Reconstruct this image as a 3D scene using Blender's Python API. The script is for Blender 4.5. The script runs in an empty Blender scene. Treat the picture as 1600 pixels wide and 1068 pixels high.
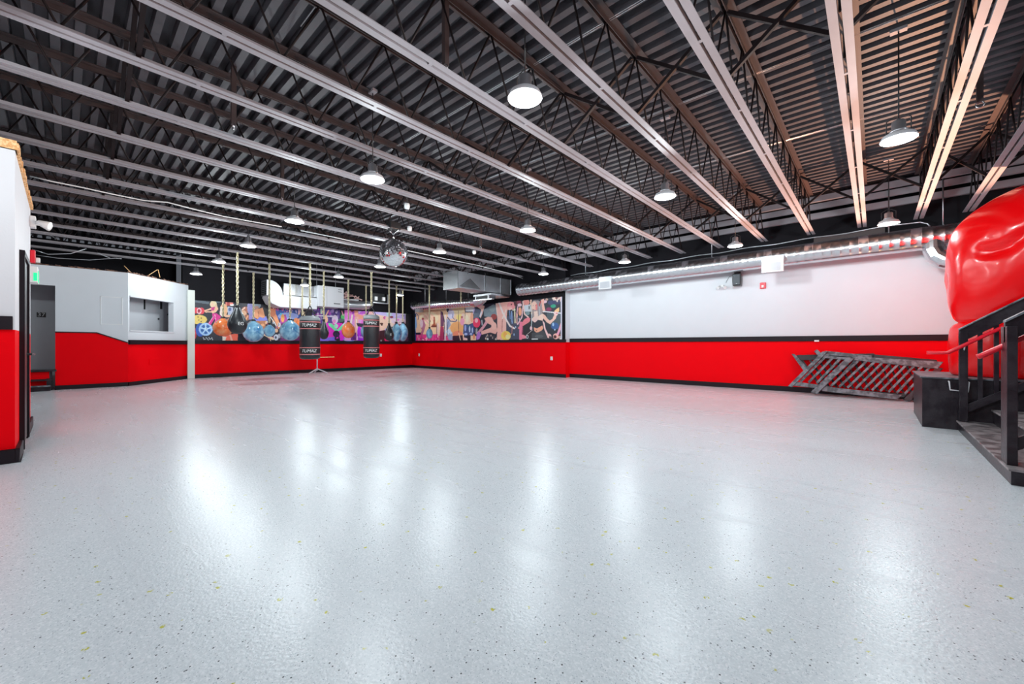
import bpy, math, random
import numpy as np
from mathutils import Vector, Matrix
random.seed(7)
sc = bpy.context.scene
# ------------------------------------------------------------------ camera
F, HY, H = 629.0, 537.5, 1.06            # focal length in px, horizon row, eye height
YAW = math.radians(42.0)
cam_d = bpy.data.cameras.new('camera'); cam = bpy.data.objects.new('camera', cam_d)
sc.collection.objects.link(cam); sc.camera = cam
cam.location = (0, 0, H); cam.rotation_euler = (math.pi/2, 0, YAW)
cam_d.sensor_width = 36; cam_d.lens = F/1600*36; cam_d.shift_y = (HY-534)/1600
cam_d.clip_start = .05; cam_d.clip_end = 100
# ------------------------------------------------------------------ world, exposure
w = bpy.data.worlds.new('world'); sc.world = w; w.use_nodes = True
w.node_tree.nodes['Background'].inputs[0].default_value = (.55, .6, .7, 1)
w.node_tree.nodes['Background'].inputs[1].default_value = .15
vs = sc.view_settings
vs.view_transform = 'Standard'; vs.look = 'None'; vs.gamma = 1; vs.use_curve_mapping = False
vs.exposure = 0.18
LAMP_W = 56.0       # each pendant
WARM_W = 1750.0       # floodlight behind the black box
sc.cycles.max_bounces = 8; sc.cycles.diffuse_bounces = 5; sc.cycles.glossy_bounces = 4
sc.cycles.sample_clamp_indirect = 6; sc.cycles.use_denoising = True
# ------------------------------------------------------------------ pixel -> point
cy_, sy_ = math.cos(YAW), math.sin(YAW)
def ray(x, y):
    r = (x-800)/F; return Vector((cy_*r-sy_, sy_*r+cy_, (HY-y)/F))
O = Vector((0, 0, H))
def AX(x, y, X): d = ray(x, y); return O + d*(X/d.x)
def AY(x, y, Y): d = ray(x, y); return O + d*(Y/d.y)
def AZ(x, y, z): d = ray(x, y); return O + d*((z-H)/d.z)
# ------------------------------------------------------------------ mesh builder
class MB:
    def __init__(s): s.v = []; s.f = []; s.m = []; s.sm = []
    def face(s, pts, m=0, smooth=False):
        n = len(s.v); s.v += [Vector(p) for p in pts]; s.f.append(list(range(n, n+len(pts)))); s.m.append(m); s.sm.append(smooth)
    def box(s, lo, hi, m=0, M=None):
        c = [Vector((x, y, z)) for z in (lo[2], hi[2]) for y in (lo[1], hi[1]) for x in (lo[0], hi[0])]
        if M is not None: c = [M @ p for p in c]
        n = len(s.v); s.v += c
        for f in ((0,2,3,1),(4,5,7,6),(0,1,5,4),(2,6,7,3),(0,4,6,2),(1,3,7,5)):
            s.f.append([n+i for i in f]); s.m.append(m); s.sm.append(False)
        return s
    def bar(s, a, b, w, t, up=(0,0,1), m=0):
        a, b = Vector(a), Vector(b); d = (b-a); L = d.length; d.normalize()
        u = Vector(up); side = d.cross(u)
        if side.length < 1e-4: side = d.cross(Vector((1,0,0)))
        side.normalize(); u = side.cross(d).normalized()
        M = Matrix((( d.x, side.x, u.x, a.x),(d.y, side.y, u.y, a.y),(d.z, side.z, u.z, a.z),(0,0,0,1)))
        return s.box((0,-w/2,-t/2), (L,w/2,t/2), m, M)
    def tube(s, pts, r, n=8, m=0, smooth=True, cap=True):
        pts = [Vector(p) for p in pts]; rings = []
        R = r if isinstance(r, (list, tuple)) else [r]*len(pts)
        ref = None
        for i, p in enumerate(pts):
            d = (pts[min(i+1, len(pts)-1)]-pts[max(i-1, 0)]).normalized()
            if ref is None:
                ref = d.orthogonal().normalized()
            ref = (ref - d*ref.dot(d)).normalized(); o = d.cross(ref)
            k = len(s.v); rings.append(k)
            for j in range(n):
                a = 2*math.pi*j/n; s.v.append(p + (ref*math.cos(a)+o*math.sin(a))*R[i])
        for i in range(len(pts)-1):
            for j in range(n):
                a, b = rings[i], rings[i+1]; s.f.append([a+j, a+(j+1)%n, b+(j+1)%n, b+j]); s.m.append(m); s.sm.append(smooth)
        if cap:
            s.f.append([rings[0]+j for j in range(n)][::-1]); s.m.append(m); s.sm.append(False)
            s.f.append([rings[-1]+j for j in range(n)]); s.m.append(m); s.sm.append(False)
        return s
    def lathe(s, prof, c=(0,0,0), n=24, m=0, sx=1, sy=1, smooth=True, mats=None):
        c = Vector(c); k0 = len(s.v)
        for (r, z) in prof:
            for j in range(n):
                a = 2*math.pi*j/n; s.v.append(c+Vector((r*math.cos(a)*sx, r*math.sin(a)*sy, z)))
        for i in range(len(prof)-1):
            for j in range(n):
                a, b = k0+i*n, k0+(i+1)*n
                s.f.append([a+j, a+(j+1)%n, b+(j+1)%n, b+j]); s.m.append(mats[i] if mats else m); s.sm.append(smooth)
        return s
    def prism(s, poly, d, m=0):
        poly = [Vector(p) for p in poly]; d = Vector(d); n = len(poly); k = len(s.v)
        s.v += poly + [p+d for p in poly]
        s.f.append([k+i for i in range(n)]); s.f.append([k+n+i for i in range(n)][::-1])
        s.m += [m, m]; s.sm += [False]*2
        for i in range(n):
            s.f.append([k+i, k+n+i, k+n+(i+1)%n, k+(i+1)%n]); s.m.append(m); s.sm.append(False)
        return s
    def build(s, name, mat, parent=None, bevel=0, local=False):
        me = bpy.data.meshes.new(name)
        off = Vector((0,0,0))
        if parent is not None and not local:
            off = WL[parent.name]
        me.from_pydata([tuple(v-off) for v in s.v], [], s.f)
        mats = mat if isinstance(mat, (list, tuple)) else [mat]
        for x in mats: me.materials.append(x)
        me.polygons.foreach_set('material_index', s.m); me.polygons.foreach_set('use_smooth', s.sm)
        me.validate(); me.update()
        import bmesh
        b = bmesh.new(); b.from_mesh(me)
        bmesh.ops.remove_doubles(b, verts=b.verts, dist=1e-5)
        bmesh.ops.recalc_face_normals(b, faces=b.faces); b.to_mesh(me); b.free()
        o = bpy.data.objects.new(name, me); sc.collection.objects.link(o)
        WL[o.name] = off.copy()
        if parent is not None: o.parent = parent
        if bevel:
            md = o.modifiers.new('bevel', 'BEVEL'); md.width = bevel; md.segments = 2; md.limit_method = 'ANGLE'
        return o
WL = {}      # world offset used for each object's own coordinates
def thing(name, label, cat, loc=(0,0,0), group=None):
    o = bpy.data.objects.new(name, None); sc.collection.objects.link(o); o.location = loc
    o.empty_display_size = .1; WL[o.name] = Vector(loc)
    o['label'] = label; o['category'] = cat
    if group: o['group'] = group
    return o
def tag(o, label, cat, group=None, kind=None):
    o['label'] = label; o['category'] = cat
    if group: o['group'] = group
    if kind: o['kind'] = kind
    return o
def struct(o): o['kind'] = 'structure'; return o
KIDS = {}
def copy_tree(o, parent=None):
    c = o.copy(); sc.collection.objects.link(c)
    if parent is not None: c.parent = parent
    for ch in [k for k in sc.objects if k.parent == o]: copy_tree(ch, c)
    return c
# ------------------------------------------------------------------ materials
def nm(name):
    m = bpy.data.materials.new(name); m.use_nodes = True
    return m, m.node_tree.nodes, m.node_tree.links, m.node_tree.nodes['Principled BSDF']
def mat(name, col, rough=.5, metal=0, var=.12, vscale=3.0, bump=.0, bscale=60, spec=.5, coat=0, col2=None, soft=.08, dist=0):
    m, N, L, P = nm(name)
    tc = N.new('ShaderNodeTexCoord'); no = N.new('ShaderNodeTexNoise'); no.inputs['Scale'].default_value = vscale
    no.inputs['Detail'].default_value = 4
    L.new(tc.outputs['Object'], no.inputs['Vector'])
    mx = N.new('ShaderNodeMix'); mx.data_type = 'RGBA'
    c2 = col2 or tuple(c*(1-var) for c in col)
    mx.inputs[6].default_value = (*col, 1); mx.inputs[7].default_value = (*c2, 1)
    if col2:
        rp = N.new('ShaderNodeMapRange'); rp.inputs[1].default_value = .5-soft; rp.inputs[2].default_value = .5+soft; no.inputs['Distortion'].default_value = dist
        L.new(no.outputs['Fac'], rp.inputs[0]); L.new(rp.outputs[0], mx.inputs[0])
    else: L.new(no.outputs['Fac'], mx.inputs[0])
    L.new(mx.outputs[2], P.inputs['Base Color'])
    P.inputs['Roughness'].default_value = rough; P.inputs['Metallic'].default_value = metal
    P.inputs['Specular IOR Level'].default_value = spec; P.inputs['Coat Weight'].default_value = coat
    if bump:
        n2 = N.new('ShaderNodeTexNoise'); n2.inputs['Scale'].default_value = bscale; L.new(tc.outputs['Object'], n2.inputs['Vector'])
        b = N.new('ShaderNodeBump'); b.inputs['Strength'].default_value = bump; b.inputs['Distance'].default_value = .01
        L.new(n2.outputs['Fac'], b.inputs['Height']); L.new(b.outputs[0], P.inputs['Normal'])
    return m
def emit(name, col, st):
    m, N, L, P = nm(name)
    P.inputs['Base Color'].default_value = (*col, 1); P.inputs['Emission Color'].default_value = (*col, 1)
    P.inputs['Emission Strength'].default_value = st
    return m
M = {}
M['white_wall'] = mat('white_wall_paint', (.71,.73,.77), .55, var=.05, bump=.05)
M['grey_wall'] = mat('grey_corridor_paint', (.58,.59,.63), .5, var=.1)
M['red_wall'] = mat('red_wall_paint', (.93,.001,.006), .5, var=.05, bump=.04, spec=.05)
M['black_wall'] = mat('black_wall_paint', (.008,.007,.010), .7, var=.3, spec=.15)
M['black_trim'] = mat('black_trim_paint', (.013,.008,.013), .45, var=.3, bump=.1, spec=.25)
M['deck'] = mat('dark_steel_deck', (.085,.080,.092), .5, var=.4, vscale=2, spec=.25)
M['chord'] = mat('grey_joist_paint', (.31,.285,.31), .55, var=.25, vscale=5)
M['topchord'] = mat('brown_joist_paint', (.060,.042,.042), .5, var=.3, spec=.3)
M['web'] = mat('dark_joist_rod_paint', (.012,.007,.008), .6, var=.2, spec=.2)
M['galv'] = mat('galvanised_steel', (.78,.80,.83), .24, metal=1, var=.25, vscale=14)
M['galv_dull'] = mat('dull_galvanised_steel', (.55,.56,.60), .35, metal=.85, var=.25, vscale=8)
M['white_metal'] = mat('white_enamel', (.64,.64,.67), .35, var=.05)
M['white_plastic'] = mat('white_plastic', (.82,.82,.82), .4, var=.04)
M['cream'] = mat('cream_pilaster_paint', (.72,.74,.68), .5, var=.06)
M['black_plastic'] = mat('black_plastic', (.02,.02,.022), .35, var=.2)
M['speaker'] = mat('speaker_grille', (.07,.085,.10), .45, var=.2, bump=.3, bscale=300)
M['chain'] = mat('brassy_chain', (.70,.62,.42), .35, metal=.5, var=.3, vscale=30)
M['leather_black'] = mat('black_leather', (.022,.024,.030), .36, var=.5, vscale=8, bump=.25, bscale=25)
M['vinyl_grey'] = mat('grey_strap_vinyl', (.30,.32,.34), .4, var=.3)
M['band_red'] = mat('red_piping', (.75,.22,.22), .5, var=.1)
M['blue_ball'] = mat('water_blue_vinyl', (.02,.16,.38), .18, vscale=3.6, col2=(.42,.72,.86), coat=.3, soft=.2, dist=1.2)
M['orange_ball'] = mat('orange_vinyl', (.85,.13,.02), .22, vscale=5, col2=(.80,.30,.12), coat=.3, soft=.16, dist=1)
M['wood_black'] = mat('black_stained_wood', (.012,.009,.014), .32, vscale=6, bump=.3, bscale=30, col2=(.028,.024,.03), spec=.35)
M['wood_worn'] = mat('worn_black_painted_wood', (.06,.068,.08), .42, vscale=12, bump=.3, bscale=30, col2=(.19,.21,.24))
M['wood_tread'] = mat('worn_step_boards', (.12,.105,.11), .35, vscale=7, bump=.3, bscale=40, col2=(.34,.30,.31))
M['wood_raw'] = mat('raw_osb_edge', (.70,.36,.13), .7, vscale=40, bump=.5, bscale=50, col2=(.95,.62,.32))
M['rail_red'] = mat('red_handrail_paint', (.85,.01,.03), .3, var=.1)
M['signal_red'] = mat('red_alarm_plastic', (.80,.01,.03), .3, var=.05)
M['insul'] = mat('torn_insulation', (.25,.13,.09), .9, vscale=20, col2=(.05,.03,.03), bump=.5)
M['lamp_on'] = emit('lamp_diffuser', (.95,.98,1), 8)
M['green_on'] = emit('green_sign_glow', (.01,.55,.20), 1.2)
M['warm_on'] = emit('warm_lamp_lens', (1,.55,.15), 20)
M['bulb_white'] = mat('frosted_lamp_glass', (.85,.85,.82), .2)
# mirror ball
m, N, L, P = nm('mirror_tiles')
P.inputs['Metallic'].default_value = 1; P.inputs['Roughness'].default_value = .06; P.inputs['Base Color'].default_value = (.92,.93,.95,1)
M['mirror'] = m
M['grout'] = mat('mirror_ball_core', (.25,.25,.28), .5)
# glove vinyl: glossy inflated red
m, N, L, P = nm('glossy_red_vinyl')
P.inputs['Base Color'].default_value = (.90,.0005,.003,1); P.inputs['Roughness'].default_value = .22
P.inputs['Coat Weight'].default_value = .2; P.inputs['Coat Roughness'].default_value = .08; P.inputs['Specular IOR Level'].default_value = .4
tc = N.new('ShaderNodeTexCoord'); no = N.new('ShaderNodeTexNoise'); no.inputs['Scale'].default_value = 2.2; no.inputs['Detail'].default_value = 3
L.new(tc.outputs['Object'], no.inputs['Vector'])
b = N.new('ShaderNodeBump'); b.inputs['Strength'].default_value = .25; b.inputs['Distance'].default_value = .05
L.new(no.outputs['Fac'], b.inputs['Height']); L.new(b.outputs[0], P.inputs['Normal'])
M['glove'] = m
# epoxy floor with chips
def floor_mat():
    m, N, L, P = nm('flecked_epoxy_floor')
    tc = N.new('ShaderNodeTexCoord')
    def vor(scale, rnd=1):
        v = N.new('ShaderNodeTexVoronoi'); v.inputs['Scale'].default_value = scale; L.new(tc.outputs['Object'], v.inputs['Vector']); return v
    def mr(src, a, b_, c=0, d=1):
        r = N.new('ShaderNodeMapRange'); r.inputs[1].default_value = a; r.inputs[2].default_value = b_; r.inputs[3].default_value = c; r.inputs[4].default_value = d
        L.new(src, r.inputs[0]); return r.outputs[0]
    def mixc(f, a, b_):
        x = N.new('ShaderNodeMix'); x.data_type = 'RGBA'; L.new(f, x.inputs[0])
        for i, c in ((6, a), (7, b_)):
            if isinstance(c, tuple): x.inputs[i].default_value = (*c, 1)
            else: L.new(c, x.inputs[i])
        return x.outputs[2]
    def mul(a, b_):
        x = N.new('ShaderNodeMath'); x.operation = 'MULTIPLY'; L.new(a, x.inputs[0]); L.new(b_, x.inputs[1]); return x.outputs[0]
    def sep(v, ch):
        s = N.new('ShaderNodeSeparateColor'); L.new(v.outputs['Color'], s.inputs[0]); return s.outputs[ch]
    big = N.new('ShaderNodeTexNoise'); big.inputs['Scale'].default_value = .7; big.inputs['Detail'].default_value = 3; L.new(tc.outputs['Object'], big.inputs['Vector'])
    base = mixc(big.outputs['Fac'], (.66,.70,.74), (.73,.76,.80))
    v1 = vor(170)                       # fine pale/dark mottling
    c = mixc(mr(sep(v1, 0), .55, .95), base, (.84,.86,.90))
    c = mixc(mul(mr(sep(v1, 1), .80, .95), mr(v1.outputs['Distance'], .5, .3)), c, (.42,.46,.52))
    v2 = vor(95)                        # small black chips
    dk = mul(mr(sep(v2, 0), .957, .962), mr(v2.outputs['Distance'], .34, .28))
    c = mixc(dk, c, (.035,.04,.05))
    v3 = vor(20)                        # few yellow chips
    pn = N.new('ShaderNodeTexNoise'); pn.inputs['Scale'].default_value = 1.1; L.new(tc.outputs['Object'], pn.inputs['Vector'])
    n4 = N.new('ShaderNodeTexNoise'); n4.inputs['Scale'].default_value = 60; L.new(tc.outputs['Object'], n4.inputs['Vector'])
    ye = mul(mul(mr(sep(v3, 1), .90, .91), mr(v3.outputs['Distance'], .26, .2)), mr(n4.outputs['Fac'], .45, .55))
    c = mixc(ye, c, (.55,.52,.02))
    # long dull scuffs running with the long wall
    mp = N.new('ShaderNodeMapping'); mp.inputs['Scale'].default_value = (.35, 3.0, 1); mp.inputs['Rotation'].default_value = (0,0,.3); L.new(tc.outputs['Object'], mp.inputs['Vector'])
    sn = N.new('ShaderNodeTexNoise'); sn.inputs['Scale'].default_value = 1.6; sn.inputs['Detail'].default_value = 4; L.new(mp.outputs[0], sn.inputs['Vector'])
    c = mixc(mr(sn.outputs['Fac'], .45, .8, 0, .25), c, (.54,.54,.59))
    L.new(c, P.inputs['Base Color'])
    L.new(mr(sn.outputs['Fac'], .3, .7, .23, .29), P.inputs['Roughness'])
    bn = N.new('ShaderNodeTexNoise'); bn.inputs['Scale'].default_value = 70; bn.inputs['Detail'].default_value = 3; L.new(tc.outputs['Object'], bn.inputs['Vector'])
    bp = N.new('ShaderNodeBump'); bp.inputs['Strength'].default_value = .3; bp.inputs['Distance'].default_value = .004
    L.new(bn.outputs['Fac'], bp.inputs['Height']); L.new(bp.outputs[0], P.inputs['Normal'])
    P.inputs['Specular IOR Level'].default_value = .42
    return m
M['floor'] = floor_mat()
# ------------------------------------------------------------------ the setting
XL, YR, YR2, YB, XR, YF, ZD = -15.7, 10.62, 10.87, -.30, 6.5, -4.5, 4.05   # walls and deck
struct(MB().box((-17.5, YF, -.1), (XR, YR2+.2, 0)).build('floor', M['floor']))
# corrugated deck: ribs run with the long wall
mb = MB(); y = YF; P_ = .163; prof = []
while y < 10.05:
    prof += [(y, 0.0), (y+.066, 0.0), (y+.076, .085), (y+.153, .085)]; y += P_
for (a, b) in zip(prof[:-1], prof[1:]):
    mb.face([(-17.5, a[0], ZD+a[1]), (XR, a[0], ZD+a[1]), (XR, b[0], ZD+b[1]), (-17.5, b[0], ZD+b[1])])
mb.box((-17.5, YF, ZD+.09), (XR, YR2+.2, ZD+.15))
struct(mb.build('ceiling', M['deck']))
# long wall, mural section stands proud of the rest
JX = -7.28
mb = MB()
mb.box((XL-.2, YR, 0), (JX, YR+.3, 1.125), 0); mb.box((XL-.2, YR, 1.125), (JX, YR+.3, ZD), 1)
mb.box((JX, YR2, 0), (XR, YR2+.2, 1.13), 0); mb.box((JX, YR2, 1.13), (XR, YR2+.2, 2.95), 2); mb.box((JX, YR2, 2.95), (XR, YR2+.2, ZD), 1)
mb.box((JX, YR-.004, 1.125), (JX+.004, YR+.25, 2.95), 2)
struct(mb.build('wall_right', [M['red_wall'], M['black_wall'], M['white_wall']]))
mb = MB(); mb.box((XL-.2, 2.4, 0), (XL, YR, 1.08), 0); mb.box((XL-.2, 2.4, 1.08), (XL, YR, ZD), 1)
struct(mb.build('wall_back', [M['red_wall'], M['black_wall']]))
# rails and baseboards
struct(MB().box((XL, YR-.03, 1.12), (JX+.03, YR, 1.215)).build('trim_1', M['black_trim'], bevel=.004))
struct(MB().box((JX, YR2-.03, 1.125), (XR, YR2, 1.24)).build('trim_2', M['black_trim'], bevel=.004))
struct(MB().box((XL, 2.66, 1.07), (XL+.03, YR-.03, 1.18)).build('trim_3', M['black_trim'], bevel=.004))
struct(MB().box((XL, YR-.02, 0), (JX+.02, YR, .11)).box((JX, YR2-.02, 0), (XR, YR2, .115)).build('baseboard_right', M['black_trim'], bevel=.003))
struct(MB().box((XL, 2.66, 0), (XL+.02, YR-.02, .12)).build('baseboard_back', M['black_trim'], bevel=.003))
# angled partition with serving opening, and short wall with doorway
A0, B0, C0 = Vector((-14.13,-.15,0)), Vector((-14.07,1.071,0)), Vector((-15.72,2.56,0))
ZT = 2.87
def strip(mb, a, b, s0, s1, z0, z1, m):            # slab of a wall between two plan points
    d = (b-a); n = Vector((d.y,-d.x,0)).normalized()*-.12
    if n.x > 0: n = -n
    p, q = a+d*s0, a+d*s1
    mb.prism([p+Vector((0,0,z0)), q+Vector((0,0,z0)), q+Vector((0,0,z1)), p+Vector((0,0,z1))], n, m)
mb = MB(); d = B0-A0; n = Vector((-.12,.02,0))
def Pn(s, z): return A0+d*s+Vector((0,0,z))
mb.prism([Pn(0,0), Pn(1,0), Pn(1,1.10), Pn(.55,1.34), Pn(0,1.345)], n, 0)
mb.prism([Pn(0,1.345), Pn(.55,1.34), Pn(1,1.10), Pn(1,ZT), Pn(0,ZT)], n, 1)
# doorway left of A0: header and jamb beyond
dl = Vector((-14.23,-.56,0))
mb.prism([A0+Vector((0,0,2.42)), A0+Vector((0,0,ZT)), dl+Vector((0,-2.6,ZT)), dl+Vector((0,-2.6,2.42))], (-.12,0,0), 1)
struct(mb.build('wall_left', [M['red_wall'], M['white_wall']]))
BC = (C0-B0)
def sfrac(px):                                     # plan fraction along B0-C0 under a pixel column
    r = ray(px, 0); # solve t*r = B0 + s*BC
    det = r.x*(-BC.y)+BC.x*r.y
    return (r.y*B0.x - r.x*B0.y)/(-det) if abs(det) > 1e-9 else 0
s0, s1 = sfrac(202), sfrac(270)
s0, s1 = max(.02, min(s0, s1)), max(s0, s1)
mb = MB()
strip(mb, B0, C0, 0, 1, 0, 1.06, 0)
strip(mb, B0, C0, 0, 1, 1.06, 1.42, 1); strip(mb, B0, C0, 0, s0, 1.42, 2.27, 1); strip(mb, B0, C0, s1, 1, 1.42, 2.27, 1)
strip(mb, B0, C0, 0, 1, 2.27, ZT, 1)
struct(mb.build('wall_angled', [M['red_wall'], M['white_wall']]))
# room seen through the opening and corridor behind the doorway
mb = MB()
off = Vector((-.36,-.40,0))
p, q = B0+off, B0+BC*(s1+.3)+off
mb.prism([p+Vector((0,0,.9)), q+Vector((0,0,.9)), q+Vector((0,0,2.87)), p+Vector((0,0,2.87))], (-.05,-.05,0))
mb.box((-15.6,-3.2,0), (-15.5,-.02,3.0))
mb.box((-15.5,-3.2,0), (-14.52,-.16,.45))
struct(mb.build('wall_inner', M['grey_wall']))
# trims on the short walls
mb = MB(); e = Vector((.025,-.006,0))
for (a, z0), (b, z1) in (((Pn(0,0),1.345),(Pn(.55,0),1.34)), ((Pn(.55,0),1.34),(Pn(1,0),1.10))):
    mb.prism([a+Vector((0,0,z0-.012)), b+Vector((0,0,z1-.012)), b+Vector((0,0,z1+.012)), a+Vector((0,0,z0+.012))], e)
struct(mb.build('trim_4', M['black_trim']))
nb = Vector((BC.y,-BC.x,0)).normalized()
if nb.x < 0: nb = -nb
mb = MB(); mb.prism([B0+Vector((0,0,1.055)), C0+Vector((0,0,1.055)), C0+Vector((0,0,1.17)), B0+Vector((0,0,1.17))], nb*.05)
struct(mb.build('trim_5', M['black_trim'], bevel=.006))
mb = MB(); mb.prism([B0, C0, C0+Vector((0,0,.10)), B0+Vector((0,0,.10))], nb*.02)
mb.prism([A0, B0, B0+Vector((0,0,.10)), A0+Vector((0,0,.10))], e)
struct(mb.build('baseboard_left', M['black_trim']))
mb = MB(); fr = .03                                 # thin white casing round the opening
for z0, z1, a, b in ((1.39,1.42,s0,s1+.02),(2.27,2.30,s0,s1+.02),(1.39,2.30,s1,s1+.02)):
    p, q = B0+BC*a, B0+BC*b
    mb.prism([p+Vector((0,0,z0)), q+Vector((0,0,z0)), q+Vector((0,0,z1)), p+Vector((0,0,z1))], nb*.02)
struct(mb.build('trim_6', M['white_wall']))
struct(MB().box((XL, 2.50, 0), (XL+.14, 2.68, 2.72)).build('trim_7', M['cream'], bevel=.008))
# ragged unfinished top edge on the partition
mb = MB(); rr = random.Random(3)
for (a, b, k) in ((Vector((-14.5,-2.4,0)), A0, 14), (A0, B0, 12), (B0, C0, 26)):
    for i in range(k):
        p = a.lerp(b, i/k); q = a.lerp(b, (i+1)/k); h = .012+.045*rr.random()
        mb.prism([p+Vector((0,0,ZT)), q+Vector((0,0,ZT)), q+Vector((0,0,ZT+h*.6)), p+Vector((0,0,ZT+h))], (-.11,0,0))
struct(mb.build('trim_8', M['insul']))
# near-left block: corner at (-5.74, -.30)
CX = -5.74
mb = MB()
for z0, z1, m_ in ((0,1.19,0),(1.19,2.80,1)):
    mb.box((-8.15, YF, z0), (CX, YB, z1), m_)
struct(mb.build('wall_near', [M['red_wall'], M['white_wall']]))
struct(MB().box((CX, YF, 1.19), (CX+.025, YB-.012, 1.31)).build('trim_9', M['black_trim'], bevel=.003))
struct(MB().box((-6.20, YB, 0), (CX+.03, YB+.03, .125)).box((-8.17, YB, 0), (-7.10, YB+.025, .12)).box((CX, YF, 0), (CX+.03, YB+.03, .125)).build('baseboard_near', M['black_trim'], bevel=.006))
mb = MB(); rr = random.Random(5)
x = CX+.03
while x > -8.10:
    h = .05+.02*rr.random(); mb.box((x-.05, YB-.12, 2.80), (x-.004, YB+.012+.014*rr.random(), 2.80+h)); x -= .055
y = YF
while y < YB:
    mb.box((CX-.12, y, 2.80), (CX+.012+.012*rr.random(), min(y+.28, YB+.01), 2.86+.03*rr.random())); y += .29
struct(mb.build('trim_10', M['wood_raw']))
# door in the near wall
mb = MB(); y0 = YB
mb.box((-6.30,y0,.02), (-6.235,y0+.035,1.99)).box((-7.09,y0,.02), (-7.03,y0+.035,1.99)).box((-7.09,y0,1.94), (-6.235,y0+.035,1.99))
dr = struct(mb.build('door_1', M['black_trim'], bevel=.003))
def part(mb, name, mt, par, **k): return mb.build(name, mt, par, **k)
MB().box((-7.03,y0+.002,.04), (-6.30,y0+.018,1.94)).build('door_panel', M['black_plastic'], dr)
MB().tube([(-6.99,y0+.02,.95),(-6.99,y0+.07,.95),(-6.88,y0+.07,.95)], .012).build('door_handle', M['galv'], dr)
# walls that only close the room
struct(MB().box((XR, YF, 0), (XR+.1, YR2+.2, 1.15), 0).box((XR, YF, 1.15), (XR+.1, YR2+.2, ZD), 1).build('wall_far_right', [M['red_wall'], M['white_wall']]))
struct(MB().box((CX, YF-.1, 0), (XR, YF, 1.15), 0).box((CX, YF-.1, 1.15), (XR, YF, ZD), 1).build('wall_front', [M['red_wall'], M['white_wall']]))
struct(MB().box((-17.5,-3.3,0), (-8.1,-3.2,ZD)).box((-17.5,-3.2,0),(-17.4,2.5,ZD)).build('wall_lobby', M['black_wall']))
# purlins parallel to the long wall at the joist seats
mb = MB()
for yy, zz, hh in ((10.12,3.93,.11),(10.42,3.86,.11),(10.66,3.72,.12)):
    mb.box((JX-8, yy, zz), (XR, yy+.07, zz+hh))
struct(mb.build('trim_11', M['chord']))
mb = MB()
mb.box((-17.4, 9.98, ZD), (XR, YR2, ZD+.06)); struct(mb.build('trim_12', M['black_wall']))

# ------------------------------------------------------------------ roof joists
ZB = 3.36
JXS = [2.75,1.95,1.21,.60,-.18,-.985,-1.83,-2.72,-3.6,-4.47,-5.36,-6.26,-7.17,-8.08,-9.0,-9.95,-10.9,-11.9,-12.9,-13.9,-14.85]
ORD = ['first','second','third','fourth','fifth','sixth','seventh','eighth','ninth','tenth','eleventh','twelfth','thirteenth','fourteenth','fifteenth','sixteenth','seventeenth','eighteenth','nineteenth','twentieth','twenty-first','twenty-second','twenty-third']
Y0, Y1 = YF+.1, 10.5
vis_ord = {}
k = 0
for X in JXS:
    if X < 1.5: vis_ord[X] = ORD[k]; k += 1
def joist_label(X):
    if X in vis_ord: return 'dark open web steel roof joist, %s from the right end of the ceiling' % vis_ord[X]
    return 'dark steel roof joist above the inflatable glove' if X < 2 else 'dark steel roof joist furthest right, beyond the inflatable glove'
def joist():
    t = thing('roof_joist', '', 'roof joist', (0,0,ZB), 'open web joists under the roof deck')
    mb = MB()
    for s in (-1, 1):
        xa, xb = sorted((s*.012, s*.068))
        mb.box((xa, Y0, 0), (xb, Y1, .007)); xa, xb = sorted((s*.012, s*.019)); mb.box((xa, Y0, .007), (xb, Y1, .05))
    y = Y0+.3
    while y < Y1:
        mb.box((-.0125, y, .001), (.0125, y+.03, .006)); y += 1.22
    mb.build('bottom_chord', M['chord'], t, local=True)
    mb = MB(); zt = ZD-ZB-.005
    for s in (-1, 1):
        xa, xb = sorted((s*.012, s*.078))
        mb.box((xa, Y0, zt-.007), (xb, 10.0, zt)); xa, xb = sorted((s*.012, s*.019)); mb.box((xa, Y0, zt-.05), (xb, 10.0, zt-.007))
    mb.build('top_chord', M['topchord'], t, local=True)
    mb = MB(); y = Y0+.1; i = 0; p = .61
    while y < 9.9:
        mb.tube([(0, y, .03), (0, y+p*.5, zt-.02)], .010, 5); mb.tube([(0, y+p*.5, zt-.02), (0, y+p, .03)], .010, 5); y += p; i += 1
    mb.tube([(0, 9.95, zt-.03), (0, 10.45, .03)], .010, 5)
    mb.build('web_rods', M['web'], t, local=True)
    return t
j0 = joist()
for i, X in enumerate(JXS):
    o = j0 if i == 0 else copy_tree(j0)
    o.location = (X, 0, ZB); o['label'] = joist_label(X)
# cross braces between joists
for row, Yb in (('nearer row', 3.9), ('row by long wall', 8.6), ('leftmost near row', .4)):
    for a, b in zip(JXS[:-1], JXS[1:]):
        if a > 2 or (Yb < 1 and (a > -2.5 or b < -9.3)): continue
        t = thing('cross_brace', 'dark crossed brace left of the %s joist from the right, %s' % (vis_ord.get(a, 'glove-side'), row), 'brace', (b, Yb, ZB+.03), 'cross bracing between the roof joists')
        MB().bar((b+.02, Yb, ZB+.04), (a-.02, Yb, ZD-.05), .032, .032).build('brace_bar', M['web'], t)
        MB().bar((a-.02, Yb+.035, ZB+.04), (b+.02, Yb+.035, ZD-.05), .032, .032).build('brace_bar', M['web'], t)

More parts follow.
